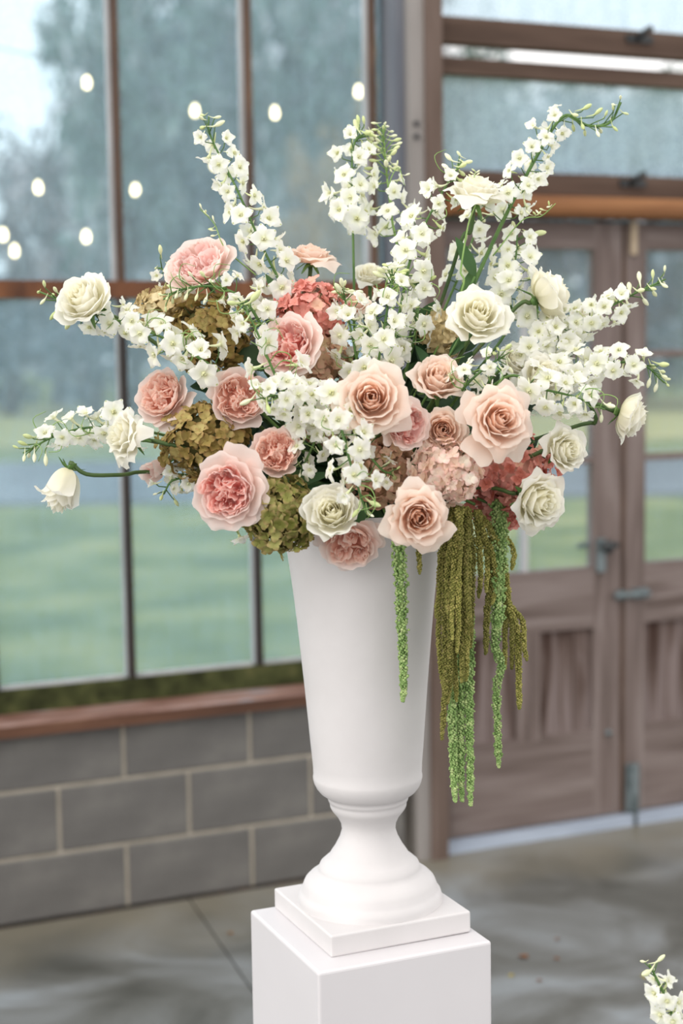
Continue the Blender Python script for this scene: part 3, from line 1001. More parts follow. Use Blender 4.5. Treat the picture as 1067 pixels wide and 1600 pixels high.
def garden_petals(seed, op=1.0, N_out=11):
    """cupped, quartered garden rose, radius about 1"""
    r = random.Random(seed)
    out = []
    nq = r.choice((4, 5, 5))
    a0 = r.random() * 6.28
    k = 0
    for qd in range(nq):
        aq = a0 + qd * 2 * math.pi / nq + r.uniform(-.2, .2)
        cr = .36 + r.uniform(-.05, .05)
        c = (cr * math.cos(aq), cr * math.sin(aq))
        for j in range(9):
            rr = .02 + .034 * j
            h = .43 + .018 * j + r.uniform(-.05, .05)
            phi = aq + r.uniform(-.7, .7) + (math.pi if j % 3 == 2 else 0)
            cc = (c[0] + r.uniform(-.04, .04), c[1] + r.uniform(-.04, .04))
            g = petal_patch(phi, r.uniform(.7, 1.5), (.01, .06), (rr * .7, .14), (rr * .95, h * .7), (rr * 1.15 + .015, h), .03 * r.random(), 0, .10, .03, r.uniform(-.4, .4), .02, 11, 8, seed * 300 + k, cc)
            out.append((*g, .05 + .04 * j))
            k += 1
    for j in range(12):                                              # ring of short petals round the quarters
        rr = .62 + .05 * (j % 3) + r.uniform(-.05, .05)
        h = .54 + r.uniform(-.05, .05)
        phi = j * 2.399 + r.uniform(-.3, .3)
        g = petal_patch(phi, r.uniform(.4, .7), (.02, .04), (.42, .03), (rr * 1.04, h * .6), (rr * .92, h), -.02, 0, .10, .035, r.uniform(-.1, .1), 0, 11, 9, seed * 300 + k, notch=.08 * r.random())
        out.append((*g, .5))
        k += 1
    for j in range(N_out):
        t = j / (N_out - 1)
        rr = (.70 + .25 * t) * lerp(.9, 1, op) * (1 + r.uniform(-.04, .05))
        h = (.64 - .22 * t * op) + r.uniform(-.03, .03)
        phi = j * 2.39996 + r.uniform(-.2, .2)
        g = petal_patch(phi, .78 - .08 * t, (.03, 0), (.52 + .1 * t, -.03), (rr * 1.03, h * .55), (rr, h), .03 + .16 * t * op, 0, .14, .022 + .022 * t, .04, .05 * t, 13, 11, seed * 300 + k, notch=.07 * r.random())
        out.append((*g, .7 + .3 * t))
        k += 1
    return out


def calyx(mb, s, r):
    """green cup and five sepals under a rose head"""
    a = np.arange(10) * 2 * math.pi / 10
    prof = [(.05, -.16), (.10, -.13), (.13, -.07), (.12, -.01), (.10, .03)]
    P = np.array([[(q * math.cos(t) * s, q * math.sin(t) * s, z * s) for t in a] for q, z in prof])
    mb.grid(P, None, True)
    for k in range(5):
        g, uv = petal_patch(k * 1.2566 + r.uniform(-.2, .2), .9, (.10, -.02), (.22, .0), (.34, -.08 - .1 * r.random()), (.48, -.22 * r.random() - .12), 0, .3, .5, .01, 0, 0, 5, 7, k)
        ctr = g[:, 2:3, :]
        w = np.linspace(1, .1, g.shape[0])[:, None, None]
        mb.grid((ctr + (g - ctr) * w) * s, uv)


ROSES = []


def rose(name, label, kind, px, py, off, Rpx, n, seed, op=1.0, tall=1.0, loose=1.0, point=.10, via=(), heart=None, outer=None, leaves=0, grp=None, N=32, extra=(), slack=.10):
    d = D0 - off
    R = Rpx * d / F_PX / 1.02
    nv = camvec(n)
    if kind == 'garden':
        pet = garden_petals(seed, op)
    else:
        pet = bloom_petals(seed, op, tall, point, N, loose)
    allp = np.concatenate([g.reshape(-1, 3) for g, _, _ in pet])
    rad_, az_ = np.hypot(allp[:, 0], allp[:, 1]), np.floor((np.arctan2(allp[:, 1], allp[:, 0]) + math.pi) / 6.2832 * 20).astype(int)
    R = R / np.mean([rad_[az_ == b].max() for b in range(20) if (az_ == b).any()])
    head = W3(px, py, off) - nv * R * .42 * tall
    path, foot = stem_path(head - nv * R * .14, nv, via, slack)
    root = tag(empty(name, foot), label, 'rose', grp)
    B = basis(nv, UP)
    roll = random.Random(seed).random() * 6.28
    q = quat(B @ np.array([[math.cos(roll), -math.sin(roll), 0], [math.sin(roll), math.cos(roll), 0], [0, 0, 1]]))
    for g, uv, t in pet:
        if kind == 'garden':
            mt = heart if t < .45 else ('pink_mid' if t < .6 and heart == 'pink_heart' else (('pink_petal' if heart == 'pink_mid' else heart) if t < .6 else outer))
        else:
            mt = heart if t < .36 else outer
        me = MB().grid(g * R, uv).mesh('petal', mt)
        place('petal', me, root, head - foot, q)
    Bq = np.array(q.to_matrix())
    for k, (ang_, ln, wd, hz) in enumerate(extra):                   # long guard petals at a given side of the bloom
        dv = Bq.T @ (RT * math.cos(math.radians(ang_)) + UP * math.sin(math.radians(ang_)))
        g, uv = petal_patch(math.atan2(dv[1], dv[0]), wd, (.05, 0), (.55, -.04), (ln * .85, hz * .6), (ln, hz), .08, 0, .10, .03, .02, .06, 13, 12, seed * 7 + k, notch=.05)
        place('petal', MB().grid(g * R, uv).mesh('petal', outer), root, head - foot, q)
    mb = MB()
    calyx(mb, R, random.Random(seed + 5))
    place('calyx', mb.mesh('calyx', 'stem'), root, head - foot, q)
    c = catmull(path, 26)
    MB().tube(c - foot, np.linspace(.0036, .0030, len(c)), 7).build('stem', 'stem_dark', root)
    rr = random.Random(seed + 9)
    for k in range(leaves):
        i = 4 + 3 * k
        dirv = unit(np.cross(c[i + 1] - c[i], TO_CAM) * (1 if k % 2 else -1) + TO_CAM * .3)
        place('leaf', LEAF[k % 3], root, c[i] - foot, quat(basis(unit(TO_CAM + np.array([0, 0, .3]) + dirv * .2), dirv)), .05 + .02 * rr.random())
    ROSES.append(root)
    return root


def leaf_mesh(seed, mat, fold=.25, droop=.25, w=.30):
    r = np.random.default_rng(seed)
    u = np.linspace(-1, 1, 5)
    v = np.linspace(0, 1, 10)
    U, V = np.meshgrid(u, v)
    s = w * np.sin(math.pi * V ** .8) ** .8 + .004
    X = U * s
    Y = V
    Z = fold * np.abs(U) * s - droop * V ** 2 + .015 * np.sin(V * 14 + r.random() * 6) * np.abs(U)
    return MB().grid(np.stack([X, Y, Z], -1), np.stack([(U + 1) / 2, V], -1)).mesh('leaf', mat)


LEAF = [leaf_mesh(i, 'leaf', .25, .15 + .2 * i, .15) for i in range(3)]
LEAF_D = [leaf_mesh(i + 5, 'leaf_dark', .25, .15 + .2 * i) for i in range(3)]

# ------------------------------------------------------------------ roses
WH = dict(heart='white_heart', outer='white_petal', grp='white roses')
BL = dict(heart='blush_heart', outer='blush_petal', grp='blush roses')
PK = dict(heart='pink_heart', outer='pink_petal', grp='pink garden roses')
PE = dict(heart='peach_heart', outer='pink_petal', grp='pink garden roses')
# pink garden roses
rose('garden_rose', 'pale pink garden rose with pink heart, highest pink rose, below the leaning spike', 'garden', 309, 408, .08, 62, (-.30, .60, .74), 101, op=.95, heart='pink_mid', outer='pink_petal', grp='pink garden roses')
rose('garden_rose', 'pink garden rose with bright heart beside the coral hydrangea', 'garden', 447, 537, .17, 55, (-.42, .22, .85), 102, op=.8, extra=[(28, 1.08, .6, .4), (-40, 1.05, .6, .3)], **PK)
rose('garden_rose', 'pink garden rose tilted outward above the outward-facing white rose', 'garden', 249, 616, .13, 50, (-.42, .34, .82), 103, op=.8, extra=[(-60, 1.2, .6, .2), (-25, 1.1, .55, .2)], **PE)
rose('garden_rose', 'pink garden rose just behind the front white delphinium cluster', 'garden', 374, 620, .17, 51, (.18, .05, .95), 104, op=.6, **PE)
rose('garden_rose', 'large pink garden rose with coral heart, lowest on its side', 'garden', 353, 768, .27, 60, (-.16, -.10, .96), 105, op=1.0, extra=[(62, 1.32, .62, .35), (25, 1.12, .6, .3), (-35, 1.15, .6, .25), (-70, 1.08, .55, .3)], **PK)
rose('garden_rose', 'peachy cupped garden rose tucked behind the large coral-hearted one', 'garden', 432, 705, .22, 44, (-.08, .22, .95), 106, op=.4, **PE)
rose('garden_rose', 'peach-pink garden rose nodding over the vase rim', 'garden', 545, 853, .20, 51, (-.04, -.52, .83), 107, op=.9, extra=[(15, 1.1, .55, .2), (165, 1.05, .55, .2)], **PE)
rose('garden_rose', 'rosy garden rose half hidden behind the large blush rose', 'garden', 636, 664, .255, 45, (.42, -.12, .85), 108, op=.9, **PK)
rose('garden_rose_bud', 'small pale pink bud low beside the gold hydrangea', 'bloom', 241, 735, .05, 20, (-.5, -.3, .6), 109, op=.1, tall=1.25, loose=.2, point=.05, heart='pink_mid', outer='pink_petal', grp='pink garden roses', N=12)
# blush roses
rose('blush_rose', 'large blush rose facing out at the centre of the bouquet', 'bloom', 580, 622, .29, 64, (-.02, .12, .98), 201, op=1.0, **BL)
rose('blush_rose', 'cupped blush rose above the small flat blush rose', 'bloom', 685, 590, .19, 45, (.10, .48, .86), 202, op=.45, tall=1.05, loose=.8, **BL)
rose('blush_rose', 'small round blush rose between two larger blush roses', 'bloom', 692, 672, .22, 41, (.06, .04, .98), 203, op=.9, loose=.5, point=.03, **BL)
rose('blush_rose', 'large blush rose with reflexed petals beside the white delphiniums', 'bloom', 783, 655, .27, 64, (.22, .10, .95), 204, op=1.0, loose=1.4, point=.14, extra=[(-125, 1.22, .5, .12), (160, 1.15, .5, .3)], **BL)
rose('blush_rose', 'blush rose with pointed petals hanging at the vase rim', 'bloom', 655, 809, .31, 59, (.03, -.10, .97), 205, op=.85, loose=1.1, point=.14, **BL)
rose('blush_rose', 'pale blush rose seen side-on, rising above the coral hydrangea', 'bloom', 487, 396, .02, 47, (.08, .90, .30), 206, op=.95, tall=.75, loose=1.2, via=[(488, 450, .0), (505, 600, .0)], **BL)
rose('blush_rose', 'pale blush rose half hidden in the upright delphinium florets', 'bloom', 556, 474, .04, 27, (-.3, .55, .75), 207, op=.7, **BL)
# white roses
rose('white_garden_rose', 'full white rose at the end of the upper outstretched spike', 'bloom', 127, 465, .17, 50, (-.38, .42, .82), 301, op=.85, loose=.5, point=.02, N=34, via=[(190, 500, .08), (330, 600, .06)], **WH)
rose('white_rose', 'white rose turned outward on a green stem before the gold hydrangea', 'bloom', 191, 681, .19, 50, (-.78, .12, .58), 302, op=.75, tall=1.1, loose=1.5, point=.16, via=[(245, 690, .17), (330, 712, .14)], **WH)
rose('white_rose', 'drooping white rosebud at the tip of a thin bare stem', 'bloom', 96, 766, .12, 35, (-.30, -.90, .20), 303, op=.12, tall=1.85, loose=1.2, point=.14, N=22, via=[(135, 741, .11), (190, 742, .09), (260, 740, .05)], slack=.012, **WH)
rose('white_rose', 'large open white rose near the centre above the cupped blush rose', 'bloom', 748, 489, .19, 54, (.10, .40, .90), 304, op=1.0, loose=1.0, **WH)
rose('white_rose', 'white rose seen side-on behind the tallest spike', 'bloom', 744, 295, .07, 54, (.10, .90, .36), 305, op=.8, tall=.95, loose=1.2, via=[(722, 372, .05), (690, 470, .02)], **WH)
rose('white_rose', 'white rose seen from behind among the delphiniums by the door', 'bloom', 862, 457, .06, 55, (.72, .36, .05), 306, op=.7, tall=1.05, loose=1.0, **WH)
rose('white_rose', 'white rose beside the coral hydrangea, above the pointed white rose', 'bloom', 885, 703, .18, 43, (.52, .02, .84), 307, op=.6, loose=.8, via=[(848, 705, .15), (780, 728, .12)], **WH)
rose('white_rose', 'white rose with long pointed petals lowest beside the amaranth', 'bloom', 845, 784, .19, 54, (.50, -.22, .82), 308, op=.8, tall=1.1, loose=1.2, point=.2, via=[(800, 771, .15), (740, 762, .12)], **WH)
rose('white_rose', 'white rose seen from behind, furthest out towards the door', 'bloom', 988, 652, .08, 45, (.86, -.30, .10), 309, op=.7, tall=1.05, loose=.9, via=[(930, 660, .06), (880, 672, .05)], **WH)
rose('white_rose', 'creamy white rose at the vase rim above the nodding peach rose', 'bloom', 518, 799, .27, 48, (-.12, .30, .92), 310, op=.75, loose=.6, point=.04, **WH)
rose('white_rose', 'white rose partly hidden behind the short front delphinium near the blush rose', 'bloom', 850, 585, .10, 40, (.35, .30, .85), 311, op=.6, **WH)
rose('white_rose', 'white rose tucked behind the outer spike near the door', 'bloom', 918, 497, -.02, 32, (.25, .75, .5), 312, op=.4, tall=1.1, **WH)
rose('white_rose', 'white rose deep behind the bare upright delphinium stems', 'bloom', 578, 428, -.08, 30, (.0, .7, .6), 313, op=.5, **WH)
rose('white_rose', 'cream rose deep behind the large blush rose with reflexed petals', 'bloom', 808, 562, .04, 36, (.2, .5, .8), 314, op=.6, **WH)

# ------------------------------------------------------------------ delphinium pieces
def dpetal(seed):
    r = np.random.default_rng(seed)
    u = np.linspace(-1, 1, 5)
    v = np.linspace(0, 1, 7)
    U, V = np.meshgrid(u, v)
    w = .05 + .37 * np.sin(np.clip(math.pi * (V ** 1.35 * .83 + .02), 0, math.pi)) ** .85
    Lu = 1 - .22 * np.abs(U) ** 2.2
    X = U * w * (1 + .10 * np.sin(V * 7 + r.random() * 6))
    Y = V * Lu
    a, b = r.uniform(-.25, .25), r.uniform(-.16, .10)
    Z = .9 * (U * w) ** 2 * (1 - .5 * V) + .12 * np.sin(V * 3.0) + .06 * np.sin(U * 3.5 + r.random() * 6) * V + a * U * w * V + b * V ** 3
    return np.stack([X, Y, Z], -1), np.stack([(U + 1) / 2, V], -1)


DP = [[MB().grid(*dpetal(10 + k)).mesh('petal', 'delph')][0] for k in range(7)]


def floret_core(seed):
    r = random.Random(seed)
    mb = MB()
    sp = catmull([(0, 0, .05), (0, .05, -.25), (0, .22, -.62), (0, .30 + .2 * r.random(), -.95)], 9)
    mb.tube(sp, np.linspace(.16, .03, len(sp)), 6)
    me = mb.mesh('floret', 'bud')
    eye = MB()
    for k in range(4):
        a = k * 1.57 + r.random()
        eye.tube([(.05 * math.cos(a), .05 * math.sin(a), .0), (.11 * math.cos(a), .11 * math.sin(a), .17), (.05 * math.cos(a + .4), .05 * math.sin(a + .4), .30)], [.05, .085, .02], 5)
    return me, eye.mesh('eye', 'bee')


FC = [floret_core(k) for k in range(3)]


def bud_mesh(seed):
    r = random.Random(seed)
    a = np.arange(7) * 2 * math.pi / 7
    prof = [(.02, .92), (.13, .82), (.23, .55), (.25, .25), (.20, .0), (.13, -.15)]
    P = np.array([[(q * math.cos(t), q * math.sin(t), z) for t in a] for q, z in prof])
    mb = MB().grid(P, None, True)
    sp = catmull([(0, 0, -.05), (0, .08, -.45), (0, .25 + .3 * r.random(), -1.15)], 7)
    mb.tube(sp, np.linspace(.15, .035, len(sp)), 6)
    return mb.mesh('bud', 'bud')


BUDS = [bud_mesh(k) for k in range(3)]


def add_floret(root, foot, pos, n, size, r, openness=1.0):
    B = basis(n, np.array([0, 0, 1.0]))
    roll = r.uniform(-.5, .5)
    c, s = math.cos(roll), math.sin(roll)
    B = B @ np.array([[c, -s, 0], [s, c, 0], [0, 0, 1]])
    core, eye = FC[r.randrange(3)]
    fo = place('floret', core, root, pos - foot, quat(B), size)
    place('eye', eye, fo)
    cup = r.choice((-.1, 0, .1, .45))
    for k in range(5):
        a = k * 1.2566 + r.uniform(-.2, .2)
        lift = r.uniform(-.18, .38) + cup + (1 - openness) * .7
        o = place('petal', DP[r.randrange(7)], fo)
        Rm = Matrix.Rotation(a, 3, 'Z') @ Matrix.Rotation(lift, 3, 'X')
        o.rotation_mode = 'QUATERNION'
        o.rotation_quaternion = Rm.to_quaternion()
        o.location = Vector((-.06 * math.sin(a), .06 * math.cos(a), .02))
        o.scale = (r.uniform(.9, 1.15), r.uniform(.85, 1.12), 1)
    return fo


NFLO = 0


def spike(label, pts, n, f0, f1, size=.0238, nb=8, seed=0, spread=.030, tail=True, stem='stem', bias=.55, side_shoot=None, curls=0, sr=.0034, grp='white delphinium spikes', rooted=True):
    """pts: photo points (x, y, depth offset) from the bouquet outwards; florets between arc fractions f0..f1, buds beyond"""
    global NFLO
    r = random.Random(seed)
    C = [W3(*p) for p in pts]
    if rooted:
        foot = stem_foot()
        d = foot - MOUTH
        full = [foot, MOUTH + np.array([d[0] * .8, d[1] * .8, .01]), C[0] * .6 + MOUTH * .4] + C
        lead = 3
    else:
        foot, full, lead = C[0], C, 0
    c = catmull(full, 12 * len(full))
    cv = catmull(C, 60)
    root = tag(empty('delphinium', foot), label, 'delphinium', grp)
    mb = MB()
    mb.tube(c - foot, np.linspace(sr, sr * .42, len(c)), 7)
    L = np.concatenate([[0], np.cumsum(np.linalg.norm(np.diff(cv, axis=0), axis=1))])
    tot = L[-1]
    def on(s):
        x = np.clip(s, 0, 1) * tot
        return np.array([np.interp(x, L, cv[:, k]) for k in range(3)])
    a = r.random() * 6.28
    n = max(3, round(n * 1.04))
    for i in range(n):
        s = f0 + (f1 - f0) * (i + .5 * r.random()) / max(1, n)
        p = on(s)
        T = unit(on(min(1, s + .03)) - on(max(0, s - .03)))
        B = basis(T, TO_CAM)
        a += 2.399 + r.uniform(-.3, .3)
        rad = B[:, 0] * math.cos(a) + B[:, 1] * math.sin(a)
        k = 1 - .30 * (i / max(1, n - 1))
        fp = p + rad * spread * r.uniform(.55, 1.35) * k + TO_CAM * .006
        nn = unit(rad * 1.0 + TO_CAM * bias + np.array([0, 0, -.12]) + T * r.uniform(-.35, .45) + np.array([r.uniform(-.35, .35) for _ in range(3)]))
        add_floret(root, foot, fp, nn, size * k * r.uniform(.9, 1.1), r, openness=1.0 if s < f1 - .12 else .6)
        NFLO += 1
        q0 = on(max(0, s - .03))
        mb.tube(np.array([q0, (q0 + fp) / 2 - np.array([0, 0, .003]) + rad * .004, fp - nn * size * .1]) - foot, [.0010, .0009, .0009], 4)
    for i in range(nb):
        s = f1 + (1 - f1) * (i + .6) / nb if nb else 1
        p = on(s)
        T = unit(on(min(1, s + .03)) - on(max(0, s - .04)))
        B = basis(T, TO_CAM)
        a += 2.2
        rad = B[:, 0] * math.cos(a) + B[:, 1] * math.sin(a)
        k = 1 - .45 * i / max(1, nb - 1)
        fp = p + rad * spread * .75 * k * r.uniform(.6, 1.2) + T * .006
        nn = unit(rad * .9 + T * .4 + np.array([0, 0, -.2]))
        place('bud', BUDS[r.randrange(3)], root, fp - foot, quat(basis(nn, np.array([0, 0, 1.0]))), size * .74 * k * r.uniform(.85, 1.15))
        mb.tube(np.array([on(max(0, s - .05)), (p + fp) / 2 + rad * .003, fp]) - foot, [.0010, .0009, .0008], 4)
    for i in range(curls):
        s = r.uniform(f0, 1)
        p = on(s)
        d = unit(RT * r.uniform(-1, 1) + UP * r.uniform(-.6, 1) + TO_CAM * r.uniform(.2, 1))
        e = unit(np.cross(d, TO_CAM + UP * .2))
        ln = r.uniform(.025, .05)
        cp = [p, p + d * ln * .5 + TO_CAM * .01, p + d * ln * .8 + e * ln * .4 + TO_CAM * .014, p + d * ln * .4 + e * ln * .75 + TO_CAM * .016]
        MB().tube(catmull(cp, 12) - foot, np.linspace(.0012, .0005, 12), 4).build('tendril', 'stem_pale', root)
    if side_shoot:
        C2 = [W3(*p) for p in side_shoot]
        c2 = catmull(C2, 20)
        sh = MB().tube(c2 - foot, np.linspace(.0013, .0007, len(c2)), 5).build('side_shoot', 'stem_pale', root)
        for i in range(7):
            q = c2[int(len(c2) * (.5 + .07 * i))] if i < 7 else c2[-1]
            dd = unit(RT * r.uniform(-1, 1) + UP * r.uniform(-.2, 1) + TO_CAM * r.uniform(-.3, .6))
            place('bud', BUDS[i % 3], sh, q + dd * .008 - foot, quat(basis(dd, UP)), .0068)
    mb.build('stem', stem, root)
    return root


spike('tall white delphinium spike leaning outward above the pale pink garden rose', [(452, 520, .05), (440, 450, .05), (412, 390, .04), (372, 300, .03), (330, 215, .02), (326, 182, .02)], 30, .12, .93, nb=5, seed=1, side_shoot=[(400, 430, .06), (352, 388, .07), (335, 350, .07), (312, 326, .07)])
spike('upright white delphinium with a bare lower stem, left of the twin spikes', [(553, 500, -.03), (553, 440, -.03), (551, 330, -.04), (552, 230, -.05), (575, 205, -.05)], 19, .48, .95, nb=9, seed=2, spread=.034)
spike('upright delphinium with greenish buds at its tip, closest to the corner post', [(622, 420, -.05), (612, 340, -.05), (604, 270, -.06), (598, 196, -.07)], 12, .20, .66, nb=26, seed=3, size=.0205, spread=.034, stem='stem_pale', side_shoot=[(615, 330, -.04), (608, 290, -.04), (622, 262, -.04), (632, 290, -.04)])
spike('white delphinium spike leaning in front of the side-on white rose', [(628, 470, .06), (640, 410, .06), (664, 350, .05), (700, 285, .03), (722, 250, .02)], 17, .10, .86, nb=8, seed=4, curls=3)
spike('tallest white delphinium spike ending in a curled tip of buds', [(722, 490, .03), (742, 440, .03), (786, 345, .02), (838, 245, .01), (880, 182, .0), (918, 196, .0), (952, 192, .0), (970, 160, .0)], 24, .36, .76, nb=15, seed=5, sr=.0046, size=.020, side_shoot=[(770, 400, .04), (815, 345, .05), (845, 338, .05), (868, 318, .05)], stem='stem')
spike('white delphinium spike reaching highest towards the door', [(800, 560, .02), (850, 540, .02), (920, 498, .02), (985, 462, .02), (1040, 436, .02)], 22, .22, .76, nb=10, seed=6)
spike('white delphinium spike reaching level with the drooping outer rose', [(820, 600, .06), (880, 588, .06), (940, 570, .06), (1000, 568, .06), (1038, 598, .06)], 20, .20, .84, nb=8, seed=7)
spike('short white delphinium before the white roses by the blush rose', [(790, 590, .15), (838, 606, .18), (890, 618, .19), (945, 640, .18)], 14, .22, .92, nb=3, seed=8, curls=4)
spike('long white delphinium spike stretching out to the full white rose', [(372, 610, .15), (330, 572, .16), (255, 528, .16), (170, 496, .12), (110, 476, .09), (62, 456, .09)], 30, .12, .80, nb=10, seed=9, curls=8)
spike('white delphinium spike stretching out above the drooping rosebud', [(290, 690, .06), (215, 672, .07), (140, 668, .08), (85, 682, .08), (36, 708, .08)], 17, .30, .84, nb=9, seed=10, curls=6)
spike('white delphinium hanging down the front towards the creamy rim rose', [(520, 610, .22), (530, 655, .28), (545, 715, .30), (562, 770, .30), (572, 802, .30)], 17, .18, .88, nb=5, seed=11, curls=5, bias=.8)
spike('white delphinium cluster pointing forward beside the rear pink garden rose', [(528, 660, .15), (500, 640, .20), (462, 625, .24), (430, 618, .27), (412, 622, .29)], 22, .22, 1.0, nb=3, seed=12, curls=6, bias=1.1, spread=.030)
spike('white delphinium with curling green buds before the pale pink garden rose', [(415, 520, .12), (380, 468, .13), (335, 448, .14), (285, 452, .14), (255, 468, .14)], 11, .05, .55, nb=16, seed=13, curls=14, size=.0185)
spike('white delphinium crossing the bright-hearted pink rose on a dark stem', [(445, 615, .20), (425, 575, .22), (402, 520, .22), (378, 470, .21)], 5, .15, .90, nb=6, seed=14, curls=8, spread=.03)
spike('white delphinium rising at the centre beside the coral hydrangea', [(560, 600, .10), (555, 550, .13), (545, 500, .12), (536, 452, .10)], 14, .10, .90, nb=9, seed=15, curls=8)
spike('white delphinium filling the centre above the large blush rose', [(590, 610, .14), (592, 560, .16), (602, 500, .13), (612, 440, .10), (612, 420, .10)], 15, .12, .88, nb=10, seed=16, curls=10)
spike('white delphinium standing behind the large open white rose', [(790, 520, .0), (798, 460, .0), (806, 400, -.01), (808, 366, -.02)], 24, .12, .98, nb=5, seed=17, spread=.036)
spike('small white delphinium spray tucked beside the cupped blush rose', [(700, 640, .16), (730, 600, .21), (762, 572, .21), (788, 556, .20)], 11, .30, .92, nb=6, seed=18, curls=5, size=.018)
spike('small white delphinium spray low behind the large coral-hearted rose', [(330, 740, .09), (295, 745, .10), (268, 752, .10), (256, 772, .10)], 10, .2, .95, nb=3, seed=19, size=.018)
spike('white delphinium spray hanging beside the peachy cupped rose', [(520, 640, .15), (500, 670, .19), (485, 705, .20), (470, 735, .20)], 11, .2, .98, nb=3, seed=20, curls=5, size=.019)
spike('white delphinium seen behind the thin green bud stem', [(700, 470, -.03), (722, 420, -.03), (740, 370, -.04), (752, 340, -.05)], 10, .15, .98, nb=3, seed=21, spread=.03)
spike('white delphinium filling the space behind the outer spikes', [(800, 600, .02), (832, 560, .03), (858, 525, .03), (882, 490, .03)], 20, .10, .95, nb=4, seed=22, spread=.036)
spike('white delphinium spray beside the highest pink garden rose', [(330, 500, .03), (290, 460, .03), (258, 425, .03), (248, 418, .03)], 8, .45, 1.0, nb=2, seed=23, size=.018)
spike('white delphinium spray at the lower middle by the coral hydrangea', [(560, 690, .15), (580, 715, .20), (598, 735, .21), (612, 740, .21)], 7, .3, 1.0, nb=2, seed=24, size=.018)
spike('white delphinium filling behind the pale blush rose in the centre', [(640, 560, .06), (650, 510, .08), (655, 470, .07), (660, 440, .06)], 10, .10, .90, nb=6, seed=25, curls=5)
# thin bud stem
bs = [W3(*p) for p in [(712, 480, .08), (720, 420, .09), (732, 350, .08), (744, 315, .08), (740, 285, .08), (743, 268, .08)]]
foot = stem_foot()
root = tag(empty('bud_stem', foot), 'thin green stem with tiny buds before the side-on white rose', 'stem')
cc = catmull([foot, MOUTH] + bs, 50)
MB().tube(cc - foot, np.linspace(.0022, .0010, len(cc)), 5).build('stem', 'stem_pale', root)
for i in range(12):
    q = cc[-1 - i]
    dd = unit(RT * (1 if i % 2 else -1) + UP * .6 + TO_CAM * .3)
    place('bud', BUDS[i % 3], root, q + dd * (.003 + .0008 * i) - foot, quat(basis(dd, TO_CAM)), .0055)
# single floret hanging under the large pink rose
fp = W3(374, 838, .22)
root = tag(empty('hanging_floret', fp), 'single white floret dangling below the large coral-hearted rose', 'floret')
r_ = random.Random(77)
fl_ = add_floret(root, fp, fp, camvec((.3, -.8, .4)), .016, r_, .5)
MB().tube(catmull([(0, 0, 0), (-RT * .008 + UP * .018), (RT * .002 + UP * .035), (RT * .010 + UP * .06 - TO_CAM * .05)], 12), .0011, 5).build('stalk', 'stem_pale', root)
# ------------------------------------------------------------------ second arrangement, bottom corner
spike('white delphinium spike rising from below at the bottom corner', [(1078, 1668, .28), (1062, 1625, .28), (1045, 1570, .28), (1026, 1530, .28), (1014, 1506, .28)], 14, .25, .90, nb=3, seed=31, rooted=False, size=.023, spread=.022, grp=None)

# ------------------------------------------------------------------ hydrangeas
def hyd_floret(seed):
    r = np.random.default_rng(seed)
    mb = MB()
    u = np.linspace(-1, 1, 5)
    v = np.linspace(0, 1, 6)
    U, V = np.meshgrid(u, v)
    for k in range(4):
        w = .05 + .41 * np.sin(math.pi * (V ** 1.1 * .84 + .02)) ** .9
        X = U * w
        Y = V * (1 - .15 * U ** 2)
        Z = (.25 + r.uniform(0, .45)) * V - r.uniform(.1, .5) * V ** 2.2 + .30 * (U * w) ** 2 * 2 * V + .10 * np.sin(U * 3 + r.random() * 6) * V
        sc = r.uniform(.85, 1.1)
        a = k * math.pi / 2 + r.uniform(-.12, .12)
        c, s = math.cos(a), math.sin(a)
        P = np.stack([X * c - Y * s, X * s + Y * c, Z], -1) * sc
        mb.grid(P, np.stack([(U + 1) / 2, V], -1))
    a = np.arange(6) * math.pi / 3
    P = np.array([[(q * math.cos(t), q * math.sin(t), z) for t in a] for q, z in [(.10, -.02), (.11, .06), (.06, .12), (.01, .13)]])
    mb.grid(P, None, True)
    return mb


HYD = {}


